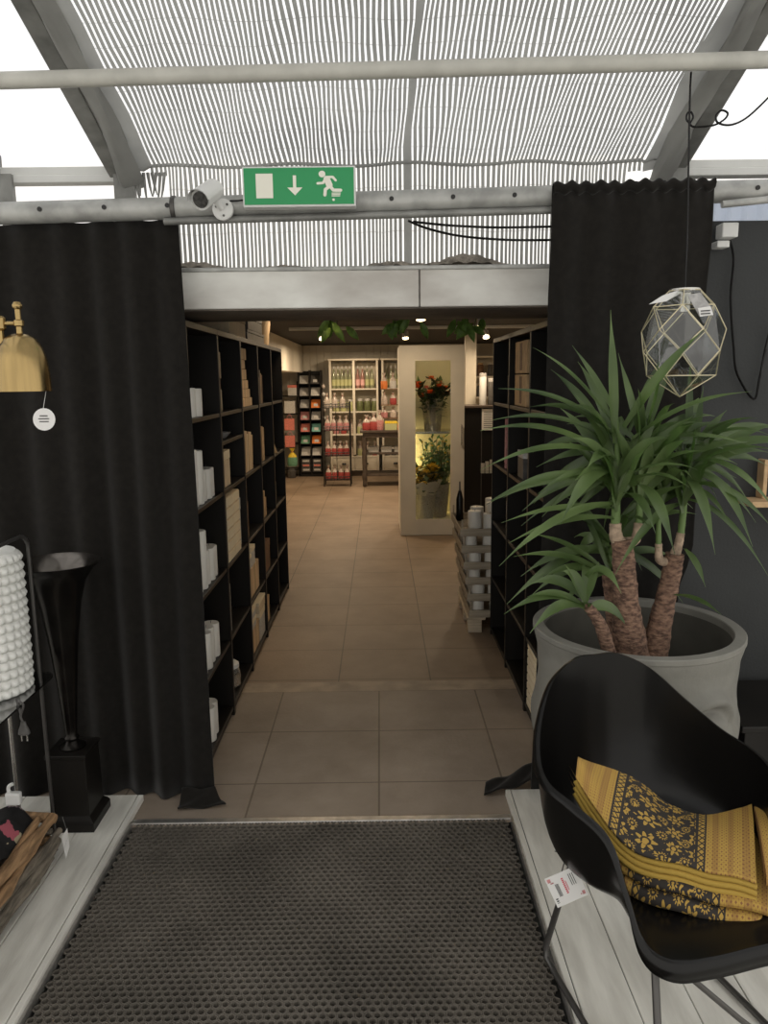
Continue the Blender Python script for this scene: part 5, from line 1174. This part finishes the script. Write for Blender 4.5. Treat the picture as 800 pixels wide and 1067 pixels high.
LV(b3, [(609, 632, 2.35, 549, 622, 2.2, 8, .05, .2), (610, 628, 2.35, 588, 588, 2.3, 7, .02, .1), (611, 626, 2.35, 624, 585, 2.32, 7, .02, .1), (608, 630, 2.35, 525, 640, 2.15, 8, .08, .3), (609, 634, 2.35, 552, 660, 2.15, 10, .09, .5), (612, 632, 2.35, 615, 632, 2.3, 6, .02, 0),
        (634, 598, 2.52, 552, 556, 2.4, 7, .05, .2), (633, 600, 2.52, 560, 606, 2.4, 8, .08, .3), (634, 596, 2.52, 600, 520, 2.5, 7, .03, .1), (634, 600, 2.52, 535, 580, 2.35, 8, .07, .3), (634, 598, 2.52, 580, 640, 2.4, 7, .08, .3)])
rnd = random.Random(21)
def fill(b, x, y, Y, n, L0, L1, lo=-25, hi=65):
    o_ = at(x, y, Y)
    for i in range(n):
        az = 2 * PI * (i * .618 + rnd.uniform(-.05, .05)); el = math.radians(rnd.uniform(lo, hi)); L_ = rnd.uniform(L0, L1); d = Vector((math.cos(az) * math.cos(el), math.sin(az) * math.cos(el), math.sin(el)))
        base = o_ + Vector((0, 0, rnd.uniform(-.03, .12))); tip = base + d * L_; tip.z -= .10 * math.cos(el) ** 2
        if tip.y > 2.68: tip.y = 2.68 - .2 * rnd.random()
        if d.y < -.25 and el < .35: continue
        leaf(b, base, tip, rnd.uniform(.014, .021), .07 * math.cos(el) + .02, rnd.uniform(0, 1))
fill(b1, 642, 505, 2.46, 34, .28, .46, -20, 60); fill(b1, 667, 495, 2.48, 28, .26, .42, -20, 60); fill(b2, 713, 510, 2.50, 32, .26, .42, -20, 60); fill(b1, 642, 530, 2.40, 16, .20, .34, 38, 72); fill(b1, 666, 520, 2.42, 12, .18, .30, 38, 72); fill(b2, 711, 530, 2.46, 14, .18, .30, 38, 72); fill(b2, 687, 530, 2.50, 10, .2, .34, 0, 60); fill(b3, 634, 590, 2.56, 26, .24, .40, -25, 60); fill(b3, 610, 630, 2.35, 5, .14, .22, 0, 60)
for bb in (b1, b2, b3): obj('leaf_crown', bb, 'leaf', t, smooth=50)
# black plinth beside the pot
t = thing('plinth', 'low black box on the planks between the pot and the dark wall', 'box', (1.45, 2.70, .0305))
b = MB(); b.box(1.27, 1.75, 2.52, 2.90, .0305, .385); obj('box_body', b, 'black_shelf', t, bevel=.004)
b = MB(); b.box(1.25, 1.77, 2.50, 2.92, .386, .41); obj('top_board', b, 'black_shelf', t, bevel=.004)

# ------------------------------------------------------------------ glass pendant
Q = Vector((.930, 2.40, 1.72))
t = thing('glass_pendant', 'faceted clear glass pendant with thin gold edges hanging above the yucca', 'pendant lamp', Q)
def ring(r, z, n, off): return [Q + Vector((r * math.cos(2 * PI * (i + off) / n), r * math.sin(2 * PI * (i + off) / n), z)) for i in range(n)]
A_, B_, C_, D_, E_ = ring(.050, .152, 6, .1), ring(.098, .105, 6, .1), ring(.121, .035, 6, .6), ring(.124, -.028, 6, .1), ring(.100, -.100, 6, .6)
tip = Q + Vector((0, 0, -.165))
faces = [A_]
for i in range(6):
    j = (i + 1) % 6
    faces += [[A_[i], A_[j], B_[j], B_[i]], [B_[i], B_[j], C_[i]], [B_[i], C_[i], D_[i], C_[(i - 1) % 6]], [C_[i], D_[j], E_[i], D_[i]], [E_[i], D_[j], E_[j]], [E_[i], E_[j], tip]]
b = MB()
for f_ in faces: b.quad(*f_)
obj('glass_panes', b, glass_mat('pendant_glass', (.93, .95, .94), .32, .02), t, weld=True)
seen = set(); b = MB()
for f_ in faces[1:]:
    for i in range(len(f_)):
        p, q = f_[i], f_[(i + 1) % len(f_)]; key = tuple(sorted((tuple(round(c, 4) for c in p), tuple(round(c, 4) for c in q))))
        if key in seen: continue
        seen.add(key); b.tube([p, q], .0017, 5)
obj('edge_frame', b, 'gold', t, smooth=60)
b = MB(); b.lathe([(.0, .16), (.045, .158), (.046, .150), (.02, .145), (.017, .09), (0, .088)], Q, 18); obj('bulb_socket', b, 'zinc', t, smooth=40)
b = MB(); b.tube([Q + Vector((0, 0, .155)), at(716, 240, 2.40), at(718, 128, 2.40), at(719, 90, 2.38), at(720, 75, 2.352)], .0028, 6)
obj('cord', b, 'black_plastic', t, smooth=60)
b = MB(); b.tube(spline([at(x, y, 2.41) for x, y in ((718, 128), (722, 132), (733, 132), (745, 130), (755, 124), (758, 118), (752, 115), (746, 120), (748, 128), (762, 130), (780, 121), (806, 96))]), .003, 6); obj('loose_lead', b, 'black_plastic', t, smooth=60)
b = MB(); b.tube(spline([at(x, y, 2.405) for x, y in ((718, 128), (715, 124), (716, 118), (720, 117), (722, 122), (719, 128))]), .003, 6); obj('loop', b, 'black_plastic', t, smooth=60)
b = MB(); b.quad(at(676, 317, 2.36), at(690, 308, 2.36), at(714, 300, 2.38), at(712, 304, 2.38), at(694, 314, 2.35)); obj('paper_tag', b, 'paper', t, solid=.001)
b = MB(); b.quad(at(716, 307, 2.30), at(730, 305, 2.30), at(742, 322, 2.27), at(743, 329, 2.27), at(728, 329, 2.27)); sw = obj('swing_tag', b, 'grey', t, solid=.001)
b = MB(); b.quad(at(727, 321, 2.268), at(740, 319, 2.268), at(743, 328, 2.262), at(729, 330, 2.262)); obj('price_sticker', b, 'paper', sw, solid=.0008)
b = MB()
for k in range(2): y = 323.5 + 3 * k; b.quad(at(730, y, 2.262), at(740, y - .7, 2.262), at(740, y + .5, 2.261), at(730, y + 1.2, 2.261))
obj('printed_lines', b, 'ink', sw)

# ------------------------------------------------------------------ black shell armchair
CX, CY, CA = .687, 1.729, math.radians(15.1)
def W(x, y, z): return Vector((CX + x * math.cos(CA) - y * math.sin(CA), CY + x * math.sin(CA) + y * math.cos(CA), z))
t = thing('shell_armchair', 'glossy black moulded shell armchair with steel legs holding mustard textiles', 'chair', (CX, CY, .0305))
half = [(0.0, -0.315, 0.435), (0.096, -0.314, 0.434), (0.181, -0.298, 0.431), (0.218, -0.247, 0.447), (0.222, -0.19, 0.516), (0.228, -0.115, 0.606), (0.272, -0.037, 0.649), (0.29, 0.053, 0.659), (0.267, 0.144, 0.677), (0.22, 0.229, 0.73), (0.15, 0.3, 0.804), (0.067, 0.332, 0.845), (0.0, 0.338, 0.847)]
rim = [Vector(p) for p in half] + [Vector((-x, y, z)) for x, y, z in reversed(half[1:-1])]
def csp(P, per):
    n = len(P); out = []
    for i in range(n):
        a, b_, c, d = P[(i - 1) % n], P[i], P[(i + 1) % n], P[(i + 2) % n]
        for k in range(per):
            q = k / per; out.append(.5 * ((2 * b_) + (c - a) * q + (2 * a - 5 * b_ + 4 * c - d) * q * q + (3 * b_ - a - 3 * c + d) * q ** 3))
    return out
R_ = csp(rim, 6); NR = len(R_)
rad = [0, .25, .5, .75, 1.0] + [1 + .1 * k for k in range(1, 11)] + [2.1, 2.2, 2.3]
rowsS = []
cen = Vector((0, -.01, .425))
for r in rad:
    row = []
    for p in R_:
        q0 = Vector((p.x * .74, p.y * .70 - .015, .428 if p.y > -.2 else .432)); out = Vector((p.x, p.y, 0)).normalized()
        if r <= 1: c = cen.lerp(q0, r); c.z = .418 + (.012 * r * r)
        elif r <= 2:
            s = r - 1; ctl = Vector((p.x * .985, p.y * .985, q0.z + .08 * (p.z - q0.z))); q1 = q0.copy(); q1.z = .430
            c = q1 * (1 - s) ** 2 + ctl * 2 * s * (1 - s) + p * s * s
        else:
            k = (r - 2) * 10; front = smoothstep(-.18, -.27, p.y); c = p + out * (.0045 * k) + Vector((0, 0, (-.0012 * k * k) * (1 + 2.2 * front)))
        row.append(tuple(W(*c)))
    rowsS.append(row)
b = MB()
for row in rowsS: b.v += row
for j in range(len(rad) - 1):
    for i in range(NR): b.face((j * NR + i, j * NR + (i + 1) % NR, (j + 1) * NR + (i + 1) % NR, (j + 1) * NR + i))
obj('shell', b, 'black_plastic', t, smooth=70, solid=.007, weld=True)
for sx in (-1, 1):
    pts = [W(sx * .12, .12, .405), W(sx * .146, .165, .375), W(sx * .199, .212, .07), W(sx * .201, .200, .045), W(sx * .203, .14, .040), W(sx * .226, -.33, .040), W(sx * .226, -.36, .05), W(sx * .224, -.35, .08), W(sx * .173, -.225, .385), W(sx * .165, -.20, .405)]
    b = MB(); b.tube(pts, .0085, 10); obj('leg_frame', b, 'dark_steel', t, smooth=50)
b = MB(); b.tube([W(-.165, -.215, .395), W(.02, -.27, .22), W(.21, -.33, .06)], .007, 8); obj('cross_brace', b, 'dark_steel', t, smooth=50)
b = MB(); b.tube([W(.165, -.20, .40), W(.12, .12, .405), W(-.12, .12, .405), W(-.165, -.20, .40)], .007, 8); obj('seat_bracket', b, 'dark_steel', t, smooth=50)
for sx in (-1, 1):
    for y in (.10, -.22): b = MB(); b.lathe([(.018, 0), (.018, .018), (.014, .022)], W(sx * (.12 if y > 0 else .165), y, .398), 14); obj('shock_mount', b, 'black_metal', t, smooth=40)
# price tag tied to the leg
g_ = [at(567, 916, 1.70), at(599, 902, 1.70), at(613, 932, 1.68), at(581, 946, 1.68)]
b = MB(); b.quad(*g_); tg_ = obj('price_tag', b, 'paper', t, solid=.0012)
def onq(u, v): return g_[0].lerp(g_[1], u).lerp(g_[3].lerp(g_[2], u), v) + Vector((0, -.0016, .0006))
def bars(name, m, rects):
    b = MB()
    for u0, u1, v0, v1 in rects: b.quad(onq(u0, v0), onq(u1, v0), onq(u1, v1), onq(u0, v1))
    obj(name, b, m, tg_)
bars('red_print', 'red_ink', [(.46 + .055 * k, .50 + .055 * k, .16 + .07 * k, .26 + .07 * k) for k in range(0)] + [(.44, .50, .18 + .06 * k, .22 + .06 * k) for k in range(9)] + [(.53, .55, .3, .62)])
bars('barcode', 'ink', [(.20, .31, .30 + .035 * k, .318 + .035 * k) for k in range(12)])
bars('black_print', 'ink', [(.68 + .06 * k, .70 + .06 * k, .14, .52) for k in range(3)] + [(.06, .13, .72, .76), (.06, .13, .79, .83), (.06, .13, .86, .88)])
bars('pattern_corner', 'pink', [(.04, .14, .06, .18), (.86, .95, .8, .92), (.80, .84, .86, .9), (.1, .2, .2, .24)])
b = MB(); b.tube(spline([at(585, 909, 1.70), at(588, 899, 1.76), at(594, 892, 1.80), at(600, 898, 1.83)]), .0016, 5); b.tube([at(594, 892, 1.80), at(578, 887, 1.76)], .0014, 5); obj('tag_string', b, 'dgrey', t)

# ------------------------------------------------------------------ textiles on the chair
def crv(ks, u):
    if u <= ks[0][0]: return Vector(ks[0][1])
    for (u0, p0), (u1, p1) in zip(ks, ks[1:]):
        if u <= u1: return Vector(p0).lerp(Vector(p1), (u - u0) / (u1 - u0))
    return Vector(ks[-1][1])
def smooth_keys(ks):
    P = spline([p for _, p in ks], 6); U = []
    for i in range(len(ks) - 1): U += [ks[i][0] + (ks[i + 1][0] - ks[i][0]) * k / 6 for k in range(6)]
    U.append(ks[-1][0]); return list(zip(U, P))
def textile(lab, name, near, far, u0, u1, th, bulge, folds=0, uoff=0, vs=.22, dz=0):
    off = Vector((0, -.012 if dz else 0, dz)); near = smooth_keys([(u, at(*p) + off) for u, p in near]); far = smooth_keys([(u, at(*p) + off) for u, p in far])
    mid = crv(near, (u0 + u1) / 2)
    t = thing(name, lab, 'throw', mid, 'mustard textiles on the shell armchair')
    def surf(u, v):
        p = crv(near, u).lerp(crv(far, u), v); p.z += bulge * math.sin(PI * v) + .003 * math.sin(u * 40 + v * 6); return p
    nu, nv, nr_ = 60, 22, 8; b = MB()
    prof = [(1 - k / nv, 0) for k in range(nv + 1)] + [(0, k) for k in range(1, nr_ + 1)] + [(k / nv, 9) for k in range(1, nv + 1)]
    for pv, k in prof:
        for i in range(nu + 1):
            u = u0 + (u1 - u0) * i / nu; e = (surf(u, .06) - surf(u, 0)); e.z = 0; e.normalize()
            if k == 0: p = surf(u, pv); vv = pv * vs
            elif k == 9: p = surf(u, pv) - Vector((0, 0, th)); vv = -pv * vs - th
            else: a = PI * k / nr_; p = surf(u, 0) - e * (th / 2 * math.sin(a)) - Vector((0, 0, th / 2 * (1 - math.cos(a)))); vv = -th * k / nr_
            b.uv[len(b.v)] = (u + uoff, vv); b.v.append(tuple(p))
    n = nu + 1
    for j in range(len(prof) - 1):
        for i in range(nu): b.face((j * n + i, j * n + i + 1, (j + 1) * n + i + 1, (j + 1) * n + i))
    last = (len(prof) - 1) * n
    for j in range(nv):                                             # close the two ends and the far edge
        a, c = j, len(prof) - 1 - j
        for i in (0, nu): b.face((a * n + i, (a + 1) * n + i, (c - 1) * n + i, c * n + i))
    for i in range(nu): b.face((i, i + 1, last + i + 1, last + i))
    obj('folded_cloth', b, 'throw', t, smooth=55)
    for q in range(folds):
        b = MB(); dp = th + .009 + q * .0145
        pts = []
        for i in range(31):
            u = u0 + (u1 - u0) * i / 30; p = surf(u, 0); e = (surf(u, .06) - p); e.z = 0; e.normalize(); pts.append(p + e * (.004 - .003 * q) - Vector((0, 0, dp)))
        b.tube(pts, .0078, 8); ins = [(Vector(p) + Vector((.0, .07, .004))) for p in pts]; k = len(b.v)
        for p, q2 in zip(pts, ins): b.v += [tuple(Vector(p) + Vector((0, 0, .0075))), tuple(q2)]
        for i in range(30): b.face((k + 2 * i, k + 2 * i + 1, k + 2 * i + 3, k + 2 * i + 2))
        obj('folded_layer', b, 'mustard', t, smooth=60)
    return t
nearT = [(-.21, (600, 806, 1.74)), (-.15, (618, 836, 1.69)), (-.10, (638, 864, 1.645)), (-.05, (660, 882, 1.61)), (0, (690, 893, 1.585)), (.1, (730, 902, 1.565)), (.2, (770, 912, 1.55)), (.235, (788, 917, 1.545))]
farT = [(-.21, (603, 788, 1.79)), (-.10, (648, 806, 1.83)), (-.05, (668, 814, 1.84)), (0, (692, 834, 1.83)), (.05, (712, 845, 1.82)), (.1, (733, 848, 1.81)), (.2, (770, 843, 1.81)), (.235, (783, 838, 1.81))]
textile('top mustard throw with black floral panel draped up the chair side', 'folded_throw', nearT, farT, -.21, .235, .010, .012, folds=3)
near2 = [(-.14, (640, 893, 1.650)), (-.1, (652, 903, 1.625)), (0, (692, 918, 1.570)), (.1, (738, 930, 1.545)), (.2, (784, 941, 1.530)), (.42, (880, 960, 1.515))]
far2 = [(-.14, (660, 850, 1.800)), (0, (705, 860, 1.780)), (.1, (745, 865, 1.770)), (.2, (785, 868, 1.770)), (.42, (880, 880, 1.760))]
textile('middle folded throw of the stack, black floral edge showing under the top throw', 'folded_throw', near2, far2, -.115, .27, .022, .004, uoff=-.02)
textile('lowest folded throw of the stack lying directly on the black seat', 'folded_throw', near2, far2, -.105, .265, .032, .002, uoff=-.03, dz=-.0265)
near4 = [(.25, (798, 908, 1.55)), (.3, (820, 912, 1.55)), (.42, (880, 920, 1.55))]
far4 = [(.25, (785, 840, 1.80)), (.3, (808, 834, 1.80)), (.42, (880, 830, 1.80))]
textile('second mustard patterned throw lying beside the top throw toward the chair arm', 'folded_throw', near4, far4, .25, .31, .030, .014)

# ------------------------------------------------------------------ sky, exposure
w = bpy.data.worlds.new('world'); bpy.context.scene.world = w; w.use_nodes = True
bg = w.node_tree.nodes['Background']; bg.inputs[0].default_value = (1.0, .972, .92, 1); bg.inputs[1].default_value = 1.85
sc = bpy.context.scene
sc.view_settings.view_transform = 'Standard'; sc.view_settings.look = 'None'; sc.view_settings.gamma = 1; sc.view_settings.use_curve_mapping = False
sc.view_settings.exposure = -0.62
try:
    sc.cycles.use_denoising = True; sc.cycles.max_bounces = 10; sc.cycles.transparent_max_bounces = 24; sc.cycles.sample_clamp_indirect = 6
except Exception: pass
